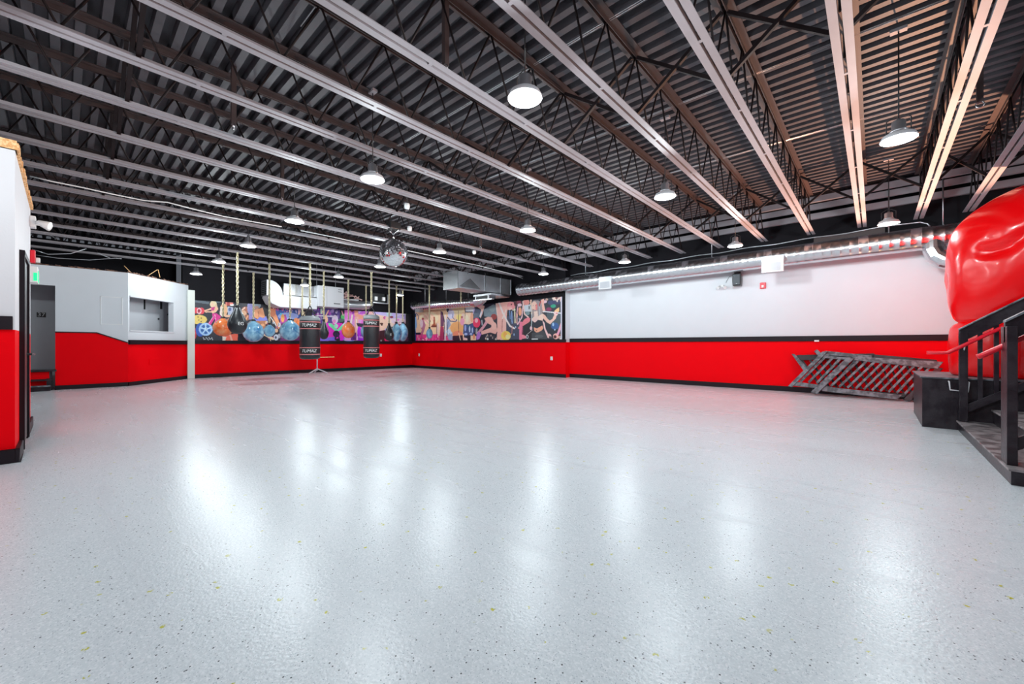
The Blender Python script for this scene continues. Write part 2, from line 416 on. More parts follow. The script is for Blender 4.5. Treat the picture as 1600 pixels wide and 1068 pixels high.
# ------------------------------------------------------------------ pendant lamps
ZL = 3.0
def pendant():
    t = thing('pendant_lamp', '', 'lamp', (0,0,ZL), 'round high bay lamps hung from the roof')
    MB().box((-.06,-.03,ZD-.03-ZL), (.06,.03,ZD-.002-ZL)).build('mounting_plate', M['chord'], t, local=True)
    MB().tube([(0,0,.19), (0,0,ZD-.03-ZL)], .006, 6).build('cord', M['black_plastic'], t, local=True)
    MB().lathe([(0,.20),(.012,.20),(.022,.18),(.045,.175),(.052,.165),(.052,.10),(.065,.085),(.065,.065),(0,.065)], n=20).build('driver_housing', M['galv_dull'], t, local=True)
    MB().tube([(.085,0,.055),(.085,0,.19),(.03,0,.225),(-.03,0,.225),(-.085,0,.19),(-.085,0,.055)], .005, 6).build('bracket', M['black_plastic'], t, local=True)
    MB().lathe([(0,.068),(.07,.066),(.120,.040),(.133,.010),(.136,-.002),(.131,-.002),(.128,.008),(.09,.016),(0,.016)], n=28).build('shade', M['white_metal'], t, local=True)
    df = MB().lathe([(0,-.018),(.07,-.015),(.115,-.004),(.125,.006),(.09,.014),(0,.014)], n=28).build('diffuser', M['lamp_on'], t, local=True)
    ld = bpy.data.lights.new('lamp_light', 'POINT'); ld.shadow_soft_size = .07; ld.energy = LAMP_W; ld.color = (.86,.97,1.0)
    lo = bpy.data.objects.new('lamp_light', ld); sc.collection.objects.link(lo); lo.parent = t; lo.location = (0,0,-.085)
    return t
COLS = [.17,-2.05,-4.40,-6.82,-9.22,-11.50,-13.95]
ROWS = [(2.43,'nearest row'),(5.29,'middle row'),(8.88,'row by long wall')]
p0 = pendant(); first = True
spots = []
for yy, rn in ROWS:
    cols = COLS
    for i, xx in enumerate(cols):
        if yy == 8.88 and xx in (-9.22, -11.5): continue
        n = ORD[i] if yy != 2.43 else (ORD[i-1] if i else 'unseen')
        spots.append((xx, yy, 'lit round white pendant lamp, %s from the right in the %s' % (n, rn)))
for i in range(len(spots)):
    if spots[i][1] == 2.43 and spots[i][0] == .17: spots[i] = (.17, 2.43, 'lit round white high bay lamp just beyond the top right corner')
spots.append((-4.16, -.50, 'lit round white pendant lamp cut by the left edge of the frame'))
spots.append((-1.6, -1.2, 'unseen pendant lamp added behind the camera to light the floor'))  # added fill lamp out of view, lights the floor near the camera
spots += [(-11.6,-1.7,'unseen pendant lamp added in the lobby to brighten the left wall'),(2.9,5.0,'unseen pendant lamp added over the stage to light the glove')]  # both added out of view: one brightens the left wall, one the glove
for i, (xx, yy, lb) in enumerate(spots):
    o = p0 if i == 0 else copy_tree(p0)
    o.location = (xx, yy, ZL); o['label'] = lb

# ------------------------------------------------------------------ murals (flat printed panels painted cell by cell)
class Paint:
    def __init__(s, px, py, base):
        s.x, s.y = px, py; s.c = np.zeros((len(px), 3)); s.c[:] = base; s.o = (0, 0, 1)
    def org(s, ox, oy, k): s.o = (ox, oy, k)
    def T(s, p): ox, oy, k = s.o; return (ox+p[0]/k, oy+p[1]/k)
    def put(s, msk, col, a=1.0): s.c[msk] = s.c[msk]*(1-a)+np.array(col)*a
    def poly(s, pts, col, a=1.0):
        P = [s.T(p) for p in pts]; ins = np.zeros(len(s.x), bool)
        for i in range(len(P)):
            x1, y1 = P[i]; x2, y2 = P[i-1]
            if y1 == y2: continue
            cnd = ((y1 > s.y) != (y2 > s.y)) & (s.x < (x2-x1)*(s.y-y1)/(y2-y1)+x1); ins ^= cnd
        s.put(ins, col, a)
    def ell(s, c, r, col, a=1.0):
        x, y = s.T(c); rx, ry = r[0]/s.o[2], r[1]/s.o[2]
        s.put(((s.x-x)/rx)**2+((s.y-y)/ry)**2 < 1, col, a)
    def line(s, pts, w, col, a=1.0):
        P = [s.T(p) for p in pts]; h = w/s.o[2]/2
        for (x1, y1), (x2, y2) in zip(P[:-1], P[1:]):
            dx, dy = x2-x1, y2-y1; L = dx*dx+dy*dy+1e-9
            t = np.clip(((s.x-x1)*dx+(s.y-y1)*dy)/L, 0, 1)
            s.put((s.x-x1-t*dx)**2+(s.y-y1-t*dy)**2 < h*h, col, a)
    def rect(s, x0, y0, x1, y1, col, a=1.0): s.poly([(x0,y0),(x1,y0),(x1,y1),(x0,y1)], col, a)
    def crowd(s, x0, y0, x1, y1, n, cols, seed, sz=(18,30)):
        r = random.Random(seed)
        for _ in range(n):
            s.ell((r.uniform(x0,x1), r.uniform(y0,y1)), (r.uniform(*sz)*r.uniform(.4,1), r.uniform(*sz)), r.choice(cols), r.uniform(.5,1))
def proj(p):
    x, y, z = p[:,0], p[:,1], p[:,2]-H
    r = cy_*x+sy_*y; f = -sy_*x+cy_*y
    return 800+F*r/f, HY-F*z/f
def mural_mesh(corner, du, dv, nu, nv):
    u = np.linspace(0,1,nu); v = np.linspace(0,1,nv); U, V = np.meshgrid(u, v)
    pts = np.array(corner)[None]+U.ravel()[:,None]*np.array(du)[None]+V.ravel()[:,None]*np.array(dv)[None]
    idx = np.arange(nu*nv).reshape(nv, nu)
    f = np.stack([idx[:-1,:-1], idx[:-1,1:], idx[1:,1:], idx[1:,:-1]], -1).reshape(-1,4)
    return pts, f
def mural_mat():
    m, N, L, P = nm('printed_mural'); a = N.new('ShaderNodeVertexColor'); a.layer_name = 'print'
    L.new(a.outputs[0], P.inputs['Base Color']); P.inputs['Roughness'].default_value = .4; return m
M['mural'] = mural_mat()
M['mural_edge'] = mat('mural_backing', (.03,.03,.035), .5)
def make_mural(name, label, corner, du, dv, nu, nv, fn, nrm):
    pts, f = mural_mesh(corner, du, dv, nu, nv)
    px, py = proj(pts); P = Paint(px, py, (.01,.012,.025)); fn(P)
    rng = np.random.default_rng(4); P.c = np.clip(P.c*rng.normal(1,.07,(len(px),1)), .003, .95)
    me = bpy.data.meshes.new(name); me.from_pydata(pts.tolist(), [], f.tolist())
    ca = me.color_attributes.new('print', 'FLOAT_COLOR', 'POINT')
    ca.data.foreach_set('color', np.c_[P.c, np.ones(len(px))].astype('f').ravel())
    me.materials.append(M['mural']); me.update()
    o = bpy.data.objects.new('printed_face', me); sc.collection.objects.link(o)
    root = thing(name, label, 'mural', corner)
    me.transform(Matrix.Translation(-Vector(corner))); o.parent = root
    n = Vector(nrm); c = Vector(corner)
    MB().prism([c, c+Vector(du), c+Vector(du)+Vector(dv), c+Vector(dv)], n*-.012+n*-.0).build('backing_board', M['mural_edge'], root).location = n*-.002
    return root
SK, SKd, SKp = (.90,.52,.34), (.40,.13,.06), (.92,.36,.28)
def paint_left(P):
    P.org(290,460,12.564)
    P.poly([(150,30),(1400,60),(1400,100),(150,95)], (.14,.05,.05))
    P.poly([(160,110),(460,140),(460,190),(170,150)], (.10,.13,.16)); P.ell((640,130),(90,22),(.15,.22,.25))
    P.ell((200,310),(70,60),(.75,.02,.05)); P.ell((310,320),(62,66),(.85,.05,.08)); P.ell((265,320),(48,62),(.9,.55,.6)); P.ell((262,320),(30,38),(.55,.03,.08)); P.ell((262,318),(12,12),(.01,.01,.01))
    P.ell((260,490),(160,92),(.85,.62,.16))
    for q in ((245,440),(260,500),(305,460),(305,528)): P.ell(q,(10,14),(.06,.03,.01))
    P.ell((175,760),(40,110),(.6,.04,.05)); P.ell((165,760),(18,80),(.85,.6,.5))
    P.ell((290,690),(92,135),(.02,.10,.48)); P.ell((395,680),(135,128),(.40,.62,.92)); P.ell((395,680),(105,98),(.16,.38,.78))
    for a in range(5):
        an = a*1.257+.3; P.ell((395+72*math.cos(an),680+68*math.sin(an)),(30,26),(.03,.12,.40))
        P.line([(395,680),(395+100*math.cos(an+.63),680+96*math.sin(an+.63))],20,(.55,.75,.95))
    P.ell((400,675),(30,28),(.6,.78,.95)); P.ell((408,672),(12,9),(.1,.1,.3))
    P.ell((545,190),(66,72),(.82,.66,.42)); P.ell((600,240),(22,60),(.75,.55,.35)); P.ell((522,200),(26,38),(.92,.6,.42))
    P.poly([(480,270),(590,230),(640,260),(640,290),(590,350),(525,372)],SK); P.poly([(485,255),(580,235),(560,310),(500,318)],(.62,.03,.22))
    P.line([(490,280),(380,318)],30,SK); P.line([(570,338),(395,340)],24,SK)
    P.poly([(520,368),(610,366),(694,430),(650,500),(595,540),(560,560),(600,440),(540,520),(490,600),(445,560),(530,440)],(.72,.02,.28)); P.line([(575,390),(590,500)],10,(.9,.5,.65)); P.line([(540,430),(460,560)],8,(.9,.5,.65))
    for i in range(7): P.line([(345+i*28,840+(i%2)*30),(365+i*28,890-(i%3)*14)],9,(.7,.72,.78))
    P.poly([(780,105),(940,105),(935,195),(860,215),(790,215)],(.9,.25,.2)); P.poly([(870,190),(950,190),(950,220),(880,220)],(.85,.85,.85)); P.ell((840,180),(30,40),(.45,.05,.05))
    P.ell((750,300),(75,120),(.90,.48,.25)); P.line([(700,250),(690,380),(760,440)],40,(.85,.7,.62)); P.poly([(820,230),(930,250),(930,420),(830,420)],(.45,.5,.65)); P.ell((870,290),(30,36),(.08,.12,.3))
    P.line([(760,420),(900,420)],44,SK); P.poly([(560,600),(900,440),(860,700),(560,740)],(.85,.25,.12))
    P.poly([(720,800),(1030,760),(1020,905),(730,905)],(.92,.16,.10)); P.poly([(720,820),(800,830),(780,905),(725,905)],(.9,.75,.65)); P.poly([(860,790),(890,790),(930,905),(890,905)],(.95,.5,.4))
    P.ell((1180,300),(80,65),(.45,.13,.07)); P.ell((1140,400),(60,90),(.75,.42,.25)); P.ell((1200,450),(60,60),SKd); P.line([(1110,300),(1160,260)],24,(.9,.62,.5)); P.line([(1160,540),(1220,420)],26,(.88,.4,.2))
    P.ell((1270,260),(60,130),(.30,.28,.55)); P.line([(1240,560),(1290,520)],24,(.5,.4,.5))
    P.org(390,430,9.29)
    P.rect(-10,430,60,640,(.28,.24,.55)); P.ell((110,430),(52,52),(.30,.36,.42)); P.ell((100,470),(35,25),(.5,.25,.2))
    P.poly([(60,500),(190,470),(225,600),(150,650),(50,600)],(.88,.36,.17)); P.line([(125,520),(130,600)],6,(.45,.12,.06))
    P.poly([(180,400),(260,400),(280,600),(300,700),(230,700),(225,560)],(.008,.008,.012))
    P.poly([(60,610),(110,640),(150,600),(200,620),(240,590),(262,655),(80,668)],(.22,.24,.75)); P.poly([(90,660),(240,655),(225,800),(120,780)],(.50,.18,.08)); P.ell((190,720),(28,20),(.8,.4,.2))
    P.poly([(300,395),(500,400),(520,470),(300,470)],(.5,.05,.08)); P.crowd(300,400,520,500,22,[(.9,.25,.3),(.95,.5,.5),(.3,.03,.08),(.02,.02,.08)],11)
    P.rect(380,500,740,640,(.03,.10,.42)); P.rect(600,420,740,500,(.03,.06,.30)); P.ell((560,590),(150,50),(.35,.45,.85)); P.ell((455,560),(16,16),(.1,.6,.8))
    P.crowd(400,470,740,560,26,[(.9,.35,.5),(.5,.05,.35),(.02,.03,.2),(.85,.6,.3),(.75,.7,.95)],12,(10,22))
    P.poly([(300,480),(340,480),(400,590),(450,740),(420,780),(360,650),(310,560)],(.88,.34,.16)); P.ell((330,540),(50,60),(.70,.22,.10))
    P.line([(300,600),(360,680),(400,760)],12,(.85,.8,.8)); P.rect(440,690,740,950,(.16,.02,.16)); P.poly([(440,620),(520,560),(560,680),(440,700)],(.5,.08,.4))
    P.ell((480,620),(26,60),(.92,.42,.12)); P.ell((675,660),(34,44),(.9,.32,.12)); P.ell((720,520),(18,44),(.9,.6,.7)); P.ell((780,580),(26,60),(.85,.65,.4))
    P.crowd(230,660,480,930,36,[(.02,.02,.03),(.85,.5,.3),(.55,.6,.7),(.35,.05,.15),(.8,.75,.8)],13,(14,34))
    P.line([(200,850),(340,920)],34,(.80,.62,.42)); P.ell((385,900),(34,44),(.6,.65,.75)); P.ell((380,900),(14,20),(.05,.05,.1))
    P.org(490,430,9.29)
    P.rect(-20,480,380,700,(.10,.05,.28)); P.crowd(0,480,380,640,50,[(.03,.02,.12),(.4,.3,.65),(.5,.05,.5),(.08,.08,.3),(.75,.7,.85)],14,(12,30))
    P.line([(-20,580),(285,595)],12,(.85,.8,.88)); P.ell((175,640),(34,52),SK); P.line([(170,600),(215,510)],18,SK); P.line([(160,600),(130,520)],18,SK); P.rect(100,480,125,560,(.6,.75,.6))
    P.poly([(180,690),(420,690),(440,900),(180,940)],(.80,.02,.55)); P.ell((310,640),(44,66),(.80,.7,.85)); P.ell((300,665),(26,26),(.9,.3,.7))
    P.poly([(80,880),(200,900),(320,890),(330,950),(80,950)],(.22,.15,.75)); P.poly([(380,800),(440,780),(560,870),(640,940),(380,945)],(.75,.02,.7)); P.ell((520,930),(90,28),(.15,.3,.8))
    P.poly([(215,690),(270,700),(310,745),(345,790),(385,745),(430,700),(440,720),(400,790),(360,812),(310,808),(270,770),(215,720)],(.18,.82,.42)); P.ell((325,735),(30,32),(.45,.8,.65)); P.line([(430,720),(500,630)],22,(.7,.85,.8))
    P.ell((330,850),(50,48),(.01,.01,.03)); P.line([(320,850),(320,930)],26,(.03,.01,.08)); P.line([(350,850),(370,910)],20,(.06,.01,.12))
    P.ell((440,600),(44,40),(.10,.62,.16)); P.ell((400,650),(44,26),(.07,.16,.14)); P.line([(410,520),(430,580)],14,(.9,.35,.5))
    P.rect(450,470,1040,945,(.86,.18,.72)); P.poly([(450,640),(700,640),(620,945),(450,945)],(.82,.35,.75)); P.rect(720,520,960,800,(.92,.50,.50)); P.rect(560,470,800,560,(.50,.05,.60)); P.poly([(640,520),(700,480),(760,480),(660,545)],(.75,.5,.95))
    P.poly([(590,470),(640,490),(650,560),(740,590),(720,640),(640,640),(590,570)],(.94,.36,.26)); P.ell((560,500),(26,30),(.25,.05,.05)); P.rect(595,600,650,860,(.92,.45,.42)); P.line([(560,580),(530,760),(560,800)],22,(.92,.80,.72)); P.line([(620,640),(640,900)],16,(.93,.75,.65))
    P.poly([(620,690),(720,700),(730,760),(640,740)],(.03,.02,.05)); P.poly([(640,760),(730,790),(730,945),(630,945)],(.36,.01,.72)); P.ell((660,820),(26,80),(.55,.02,.85)); P.poly([(560,830),(620,830),(620,940),(540,940)],(.12,.02,.18)); P.crowd(560,860,720,940,14,[(.9,.6,.9),(.2,.02,.4),(.9,.3,.8)],15,(8,20))
    P.ell((905,560),(60,60),(.92,.62,.55)); P.poly([(850,520),(1010,720),(1040,700),(1040,520)],(.94,.60,.48)); P.line([(860,540),(990,650)],12,(.25,.08,.06)); P.ell((990,690),(30,14),(.1,.05,.03)); P.poly([(950,720),(1040,720),(1040,800),(950,800)],(.93,.62,.60))
    P.org(580,430,9.29)
    P.poly([(20,500),(500,520),(500,680),(60,600)],(.62,.52,.94)); P.line([(100,530),(200,505)],14,(.85,.4,.9)); P.line([(350,590),(440,560)],10,(.9,.8,.95)); P.ell((260,560),(40,34),(.55,.75,.80))
    P.poly([(60,560),(250,600),(260,800),(120,800),(110,700)],(.93,.62,.48)); P.ell((150,700),(24,14),(.12,.05,.04)); P.ell((155,720),(14,10),(.05,.02,.02)); P.ell((195,615),(20,22),(.65,.08,.3)); P.ell((205,618),(10,9),(.9,.6,.8))
    P.poly([(110,810),(200,790),(200,960),(110,960)],(.05,.012,.02)); P.ell((145,945),(14,12),(.3,.3,.3))
    P.poly([(240,640),(350,620),(360,730),(240,760)],(.93,.72,.62)); P.ell((295,605),(26,16),(.22,.04,.06)); P.line([(255,660),(270,740)],16,(.5,.4,.2)); P.rect(200,770,240,880,(.45,.4,.85)); P.poly([(240,740),(330,760),(340,910),(200,920)],(.02,.02,.05))
    P.ell((400,665),(110,44),(.88,.72,.85)); P.ell((385,645),(24,14),(.85,.25,.75)); P.crowd(330,680,500,760,22,[(.4,.04,.1),(.15,.2,.5),(.02,.05,.2),(.8,.5,.5)],16,(12,24))
    P.crowd(440,560,505,900,22,[(.15,.25,.75),(.05,.05,.25),(.75,.7,.9),(.7,.1,.4)],17,(12,24)); P.poly([(500,510),(660,510),(660,980),(500,980)],(.008,.008,.012)); P.ell((495,548),(16,20),(.75,.9,.75))
    P.rect(200,905,540,955,(.05,.02,.06)); P.poly([(190,915),(200,955),(260,955)],(.8,.02,.15))
def paint_right(P):
    P.org(580,430,9.29)
    P.rect(555,480,1200,900,(.93,.58,.36)); P.rect(555,500,640,640,(.62,.48,.92)); P.rect(640,855,1200,960,(.90,.05,.28)); P.ell((840,620),(140,90),(.95,.72,.48))
    P.poly([(560,700),(590,640),(650,640),(660,720),(650,950),(550,950)],(.02,.06,.26)); P.ell((562,700),(18,38),(.85,.5,.42)); P.poly([(620,600),(650,590),(665,720),(650,830),(620,700)],(.25,.45,.75)); P.line([(640,600),(650,550),(665,560),(690,600),(680,640)],10,(.05,.08,.2)); P.ell((640,580),(16,26),(.04,.06,.16))
    P.poly([(715,640),(760,640),(790,720),(770,800),(745,860),(750,945),(725,945),(715,860),(735,790),(705,720)],(.48,.16,.26)); P.ell((730,700),(22,60),(.75,.55,.6)); P.line([(750,640),(800,660),(830,700)],16,(.92,.42,.42)); P.line([(730,850),(670,910)],18,(.80,.08,.22)); P.ell((750,630),(18,16),(.4,.05,.05))
    for i in range(9): P.line([(760+i*18,560+(i%3)*14),(800+i*16,660-(i%2)*20)],8,(.93,.42,.36))
    P.line([(845,500),(850,670)],14,(.90,.55,.45)); P.ell((850,665),(14,18),(.4,.12,.08))
    P.poly([(905,600),(925,600),(930,700),(950,730),(870,745),(900,700)],(.42,.10,.04)); P.ell((910,740),(44,14),(.20,.03,.02)); P.rect(650,760,720,830,(.90,.60,.42)); P.rect(650,830,720,865,(.02,.01,.04)); P.line([(640,862),(1200,855)],5,(.4,.05,.2))
    P.line([(950,700),(950,950)],7,(.15,.05,.12)); P.line([(968,700),(970,950)],10,(.85,.6,.7)); P.crowd(660,860,1100,940,40,[(.92,.3,.5),(.75,.02,.25),(.95,.6,.65),(.5,.02,.2)],21,(8,26))
    P.poly([(975,690),(1030,640),(1060,800),(1000,850),(970,760)],(.72,.55,.68)); P.ell((1010,760),(22,26),(.03,.02,.05)); P.line([(1010,500),(985,560),(1020,620)],9,(.2,.05,.08))
    P.org(690,450,11.87)
    P.poly([(-60,340),(430,300),(440,960),(-60,960)],(.95,.62,.40)); P.ell((250,400),(170,80),(.95,.76,.46)); P.poly([(-60,880),(200,880),(200,960),(-60,960)],(.75,.1,.25))
    P.poly([(-20,420),(20,440),(50,560),(40,700),(-20,720)],(.16,.05,.12)); P.line([(10,440),(60,640),(40,950)],16,(.04,.03,.06)); P.line([(70,500),(65,950)],20,(.80,.76,.82)); P.poly([(-20,700),(40,720),(40,960),(-40,960)],(.40,.03,.10))
    P.ell((115,395),(26,50),(.05,.05,.12)); P.ell((175,480),(60,90),(.70,.66,.85)); P.line([(210,480),(205,540),(240,580)],14,(.16,.16,.36)); P.line([(110,540),(160,610),(260,620),(285,580)],20,(.10,.12,.25))
    P.poly([(90,560),(150,600),(170,680),(120,760),(200,800),(200,960),(130,960),(90,800)],(.35,.40,.60)); P.ell((140,810),(60,50),(.65,.76,.88)); P.line([(120,620),(100,900)],10,(.05,.05,.15)); P.line([(150,840),(160,950)],18,(.3,.4,.65))
    P.ell((290,740),(130,120),(.95,.44,.16)); P.ell((330,540),(60,60),(.95,.72,.22)); P.ell((300,850),(95,60),(.92,.28,.16)); P.poly([(200,885),(390,870),(400,965),(200,965)],(.03,.01,.02)); P.line([(310,420),(318,820)],9,(.12,.04,.05)); P.line([(318,830),(350,960)],14,(.95,.6,.45))
    P.ell((385,620),(40,70),(.92,.35,.50)); P.ell((395,520),(24,50),(.85,.6,.55)); P.poly([(355,520),(400,520),(390,560),(360,560)],(.5,.1,.1))
    P.poly([(590,200),(1300,180),(1300,970),(400,970),(420,860),(600,700)],(.012,.016,.035)); P.poly([(600,360),(730,400),(700,560),(595,560)],(.10,.13,.20))
    P.poly([(435,330),(612,325),(590,440),(450,440)],(.82,.84,.90)); P.line([(448,436),(585,440)],13,(.06,.08,.14)); P.line([(612,380),(585,470)],18,(.5,.4,.75))
    P.poly([(442,450),(582,450),(588,560),(592,640),(500,672),(415,655),(438,560)],(.95,.66,.46)); P.ell((560,540),(28,90),(.93,.42,.26)); P.ell((470,570),(30,70),(.95,.78,.56))
    P.poly([(408,665),(500,680),(592,650),(612,800),(580,880),(510,870),(440,890),(398,840)],(.05,.08,.24))
    for (x, y, a, b, cc) in ((440,740,18,60,(.35,.42,.78)),(520,760,14,60,(.55,.66,.82)),(570,780,12,50,(.50,.62,.85)),(450,850,30,22,(.45,.55,.85)),(545,850,26,22,(.4,.5,.78)),(490,700,30,16,(.02,.12,.22))): P.ell((x,y),(a,b),cc)
    P.poly([(410,910),(480,930),(480,965),(400,965)],(.92,.55,.55)); P.poly([(540,880),(640,880),(640,965),(540,965)],(.90,.62,.42)); P.ell((600,900),(20,50),(.85,.3,.15))
    P.poly([(640,330),(720,300),(800,330),(760,470),(725,560),(700,520),(735,400)],(.92,.55,.48)); P.line([(740,440),(715,520)],26,(.82,.80,.9)); P.ell((650,640),(68,90),(.88,.03,.12)); P.ell((645,600),(30,40),(.95,.45,.5)); P.line([(650,760),(650,840)],36,(.35,.38,.42)); P.line([(745,600),(755,680)],24,(.4,.45,.5))
    P.poly([(780,400),(900,330),(960,300),(1010,320),(1030,500),(900,540),(790,520)],(.20,.26,.30)); P.ell((940,380),(55,60),(.26,.33,.35)); P.ell((970,530),(55,55),(.32,.03,.03)); P.line([(1010,340),(1030,480)],12,(.6,.62,.7))
    P.poly([(790,560),(860,530),(930,540),(1010,700),(1044,780),(1000,850),(900,820),(740,862),(722,805),(900,735),(960,700),(830,640)],(.88,.46,.40)); P.ell((970,700),(50,70),(.92,.52,.45)); P.poly([(820,600),(850,650),(760,780),(680,850),(650,830),(760,700)],(.75,.35,.42)); P.poly([(680,800),(735,850),(700,940),(650,960),(640,900)],(.48,.18,.62)); P.line([(722,810),(738,862)],10,(.1,.05,.2))
    P.crowd(800,870,1090,955,26,[(.9,.88,.88),(.05,.05,.06),(.85,.6,.5),(.02,.02,.03)],22,(8,26))
    P.poly([(1000,285),(1300,240),(1300,970),(1100,970),(1060,700),(1020,420)],(.92,.50,.42)); P.line([(1020,300),(1060,600),(1110,960)],40,(.93,.62,.54)); P.line([(1110,300),(1187,520)],30,(.95,.85,.82)); P.line([(1140,540),(1145,800)],18,(.30,.06,.06)); P.ell((1175,860),(60,60),(.95,.65,.20))
    P.org(780,450,11.86)
    P.poly([(120,200),(1180,120),(1180,960),(130,960)],(.018,.022,.035)); P.rect(140,520,400,950,(.05,.06,.11))
    P.poly([(-30,285),(150,240),(230,250),(150,420),(130,640),(100,800),(60,950),(-40,950)],(.92,.48,.42)); P.line([(100,480),(100,780)],60,(.92,.52,.46)); P.line([(60,560),(50,800)],10,(.35,.08,.08))
    P.ell((225,325),(78,74),(.90,.32,.34)); P.ell((190,370),(50,34),(.93,.45,.42)); P.ell((300,280),(26,60),(.10,.02,.03)); P.ell((225,300),(14,14),(.2,.04,.05)); P.line([(190,390),(230,380)],8,(.9,.85,.85))
    P.line([(0,280),(70,460),(140,600),(200,700),(280,745)],30,(.86,.76,.74)); P.line([(130,400),(60,560)],22,(.90,.72,.66)); P.line([(240,700),(235,840),(205,850)],12,(.55,.22,.18))
    P.ell((125,880),(90,88),(.90,.66,.12)); P.ell((110,860),(34,50),(.92,.45,.10)); P.ell((160,900),(44,44),(.90,.78,.35))
    P.line([(190,420),(205,560)],22,(.10,.20,.42)); P.line([(232,430),(235,560),(240,650)],20,(.22,.36,.66)); P.line([(285,380),(295,640)],22,(.75,.66,.42)); P.poly([(240,400),(300,385),(300,410),(250,415)],(.8,.8,.6)); P.ell((275,860),(9,22),(.4,.6,.9)); P.ell((305,720),(10,16),(.5,.65,.9))
    P.ell((365,270),(44,50),(.30,.05,.09)); P.ell((380,310),(40,30),(.88,.6,.68)); P.line([(345,340),(325,480),(330,650)],20,(.85,.42,.52)); P.line([(440,330),(420,540),(340,670)],20,(.88,.56,.62)); P.ell((385,430),(30,80),(.92,.38,.22)); P.line([(370,560),(385,600)],16,(.8,.6,.6)); P.line([(335,480),(325,640)],18,(.9,.5,.4))
    P.ell((500,260),(62,56),(.88,.34,.30)); P.poly([(455,320),(580,300),(590,420),(470,440)],(.62,.68,.74)); P.line([(440,250),(470,480),(540,540)],24,(.92,.62,.58)); P.ell((525,460),(40,40),(.18,.28,.30)); P.ell((555,360),(10,40),(.02,.02,.02)); P.line([(590,220),(580,300)],24,(.92,.60,.45))
    P.poly([(345,740),(470,570),(540,540),(575,560),(570,610),(480,700),(380,770)],(.88,.22,.27)); P.line([(400,640),(395,940)],48,(.86,.20,.33)); P.line([(430,700),(440,860)],12,(.6,.08,.2)); P.poly([(415,860),(500,870),(540,920),(420,940)],(.88,.25,.32))
    P.poly([(440,700),(600,600),(620,830),(600,940),(520,900),(440,860)],(.010,.008,.012)); P.line([(500,870),(620,770)],6,(.75,.7,.7)); P.ell((520,900),(24,34),(.6,.65,.7)); P.ell((520,900),(14,22),(.02,.02,.02))
    P.ell((1000,330),(50,34),(.02,.32,.20)); P.ell((920,390),(50,34),(.26,.02,.10)); P.ell((960,270),(60,40),(.04,.05,.14)); P.ell((845,250),(40,26),(.85,.55,.65)); P.ell((880,210),(26,22),(.5,.3,.25)); P.poly([(880,460),(1140,470),(1140,800),(900,640)],(.06,.09,.11))
    P.ell((1030,700),(70,66),(.03,.10,.30)); P.ell((1000,670),(16,34),(.35,.55,.8)); P.ell((1030,770),(10,16),(.6,.8,.95)); P.ell((1060,250),(76,56),(.03,.03,.10)); P.crowd(990,170,1150,230,16,[(.9,.65,.55),(.95,.8,.7),(.2,.05,.05)],23,(12,30)); P.line([(1130,170),(1160,320)],18,(.9,.5,.45))
    P.poly([(590,270),(640,225),(720,225),(790,270),(800,480),(740,590),(690,560),(620,560),(585,420)],(.34,.28,.29)); P.line([(605,280),(600,480)],22,(.80,.64,.50)); P.line([(740,320),(750,520)],22,(.45,.46,.50))
    P.ell((652,325),(50,82),(.90,.58,.48)); P.ell((690,350),(20,60),(.80,.22,.22)); P.ell((640,395),(16,6),(.6,.08,.08)); P.ell((632,320),(10,5),(.1,.05,.03)); P.ell((676,318),(9,5),(.1,.05,.03))
    P.poly([(770,215),(835,195),(830,300),(862,440),(805,450),(790,320)],(.92,.48,.40)); P.line([(765,250),(740,330)],18,(.5,.04,.05))
    P.poly([(640,430),(710,420),(720,520),(800,470),(850,500),(800,600),(740,590),(700,610),(620,620),(600,570),(650,520)],(.92,.66,.56)); P.ell((670,590),(50,44),(.88,.60,.56))
    P.poly([(600,590),(660,640),(720,585),(800,610),(815,650),(790,705),(700,740),(645,725),(610,660)],(.015,.02,.035)); P.poly([(640,725),(700,745),(800,690),(820,740),(770,805),(690,822),(650,790)],(.94,.42,.28)); P.ell((690,785),(12,8),(.05,.02,.02))
    P.poly([(600,830),(700,825),(800,780),(860,850),(890,945),(600,945)],(.05,.055,.065)); P.ell((740,890),(80,30),(.10,.11,.12)); P.poly([(600,935),(720,935),(720,948),(600,948)],(.8,.82,.85))
    P.line([(600,425),(470,430)],14,(.5,.55,.6)); P.line([(810,430),(1140,462)],20,(.78,.77,.82)); P.poly([(1015,430),(1060,385),(1112,355),(1112,430),(1060,465)],(.92,.56,.26))
    P.poly([(805,470),(850,500),(900,570),(935,600),(985,570),(1015,500),(1070,490),(1050,560),(945,668),(880,630),(820,560)],(.92,.54,.44)); P.ell((1050,470),(38,40),(.92,.62,.60)); P.ell((1070,465),(18,8),(.6,.1,.15))
    P.line([(600,470),(598,740)],10,(.75,.85,.88)); P.ell((590,740),(22,36),(.85,.6,.65)); P.poly([(800,590),(840,640),(860,750),(910,850),(880,880),(835,760)],(.90,.58,.58)); P.ell((925,885),(40,42),(.90,.52,.50)); P.ell((940,905),(18,22),(.03,.01,.01)); P.ell((1050,890),(52,54),(.90,.45,.40)); P.ell((1035,900),(28,30),(.08,.02,.02))
    P.line([(1160,640),(1120,760),(1085,850)],40,(.86,.36,.50)); P.crowd(1090,860,1140,940,10,[(.9,.5,.4),(.4,.05,.03),(.9,.8,.7)],24,(8,20))
    P.rect(1142,150,1172,960,(.58,.55,.66)); P.rect(600,948,1180,980,(.03,.03,.04))
LM0 = (XL+.016, 2.69, 1.18); 
make_mural('fitness_mural', 'long printed fitness mural with purple lights and weights, behind the punch bags', LM0, (0, YR-.03-2.69, 0), (0,0,1.25), 760, 130, paint_left, (1,0,0))
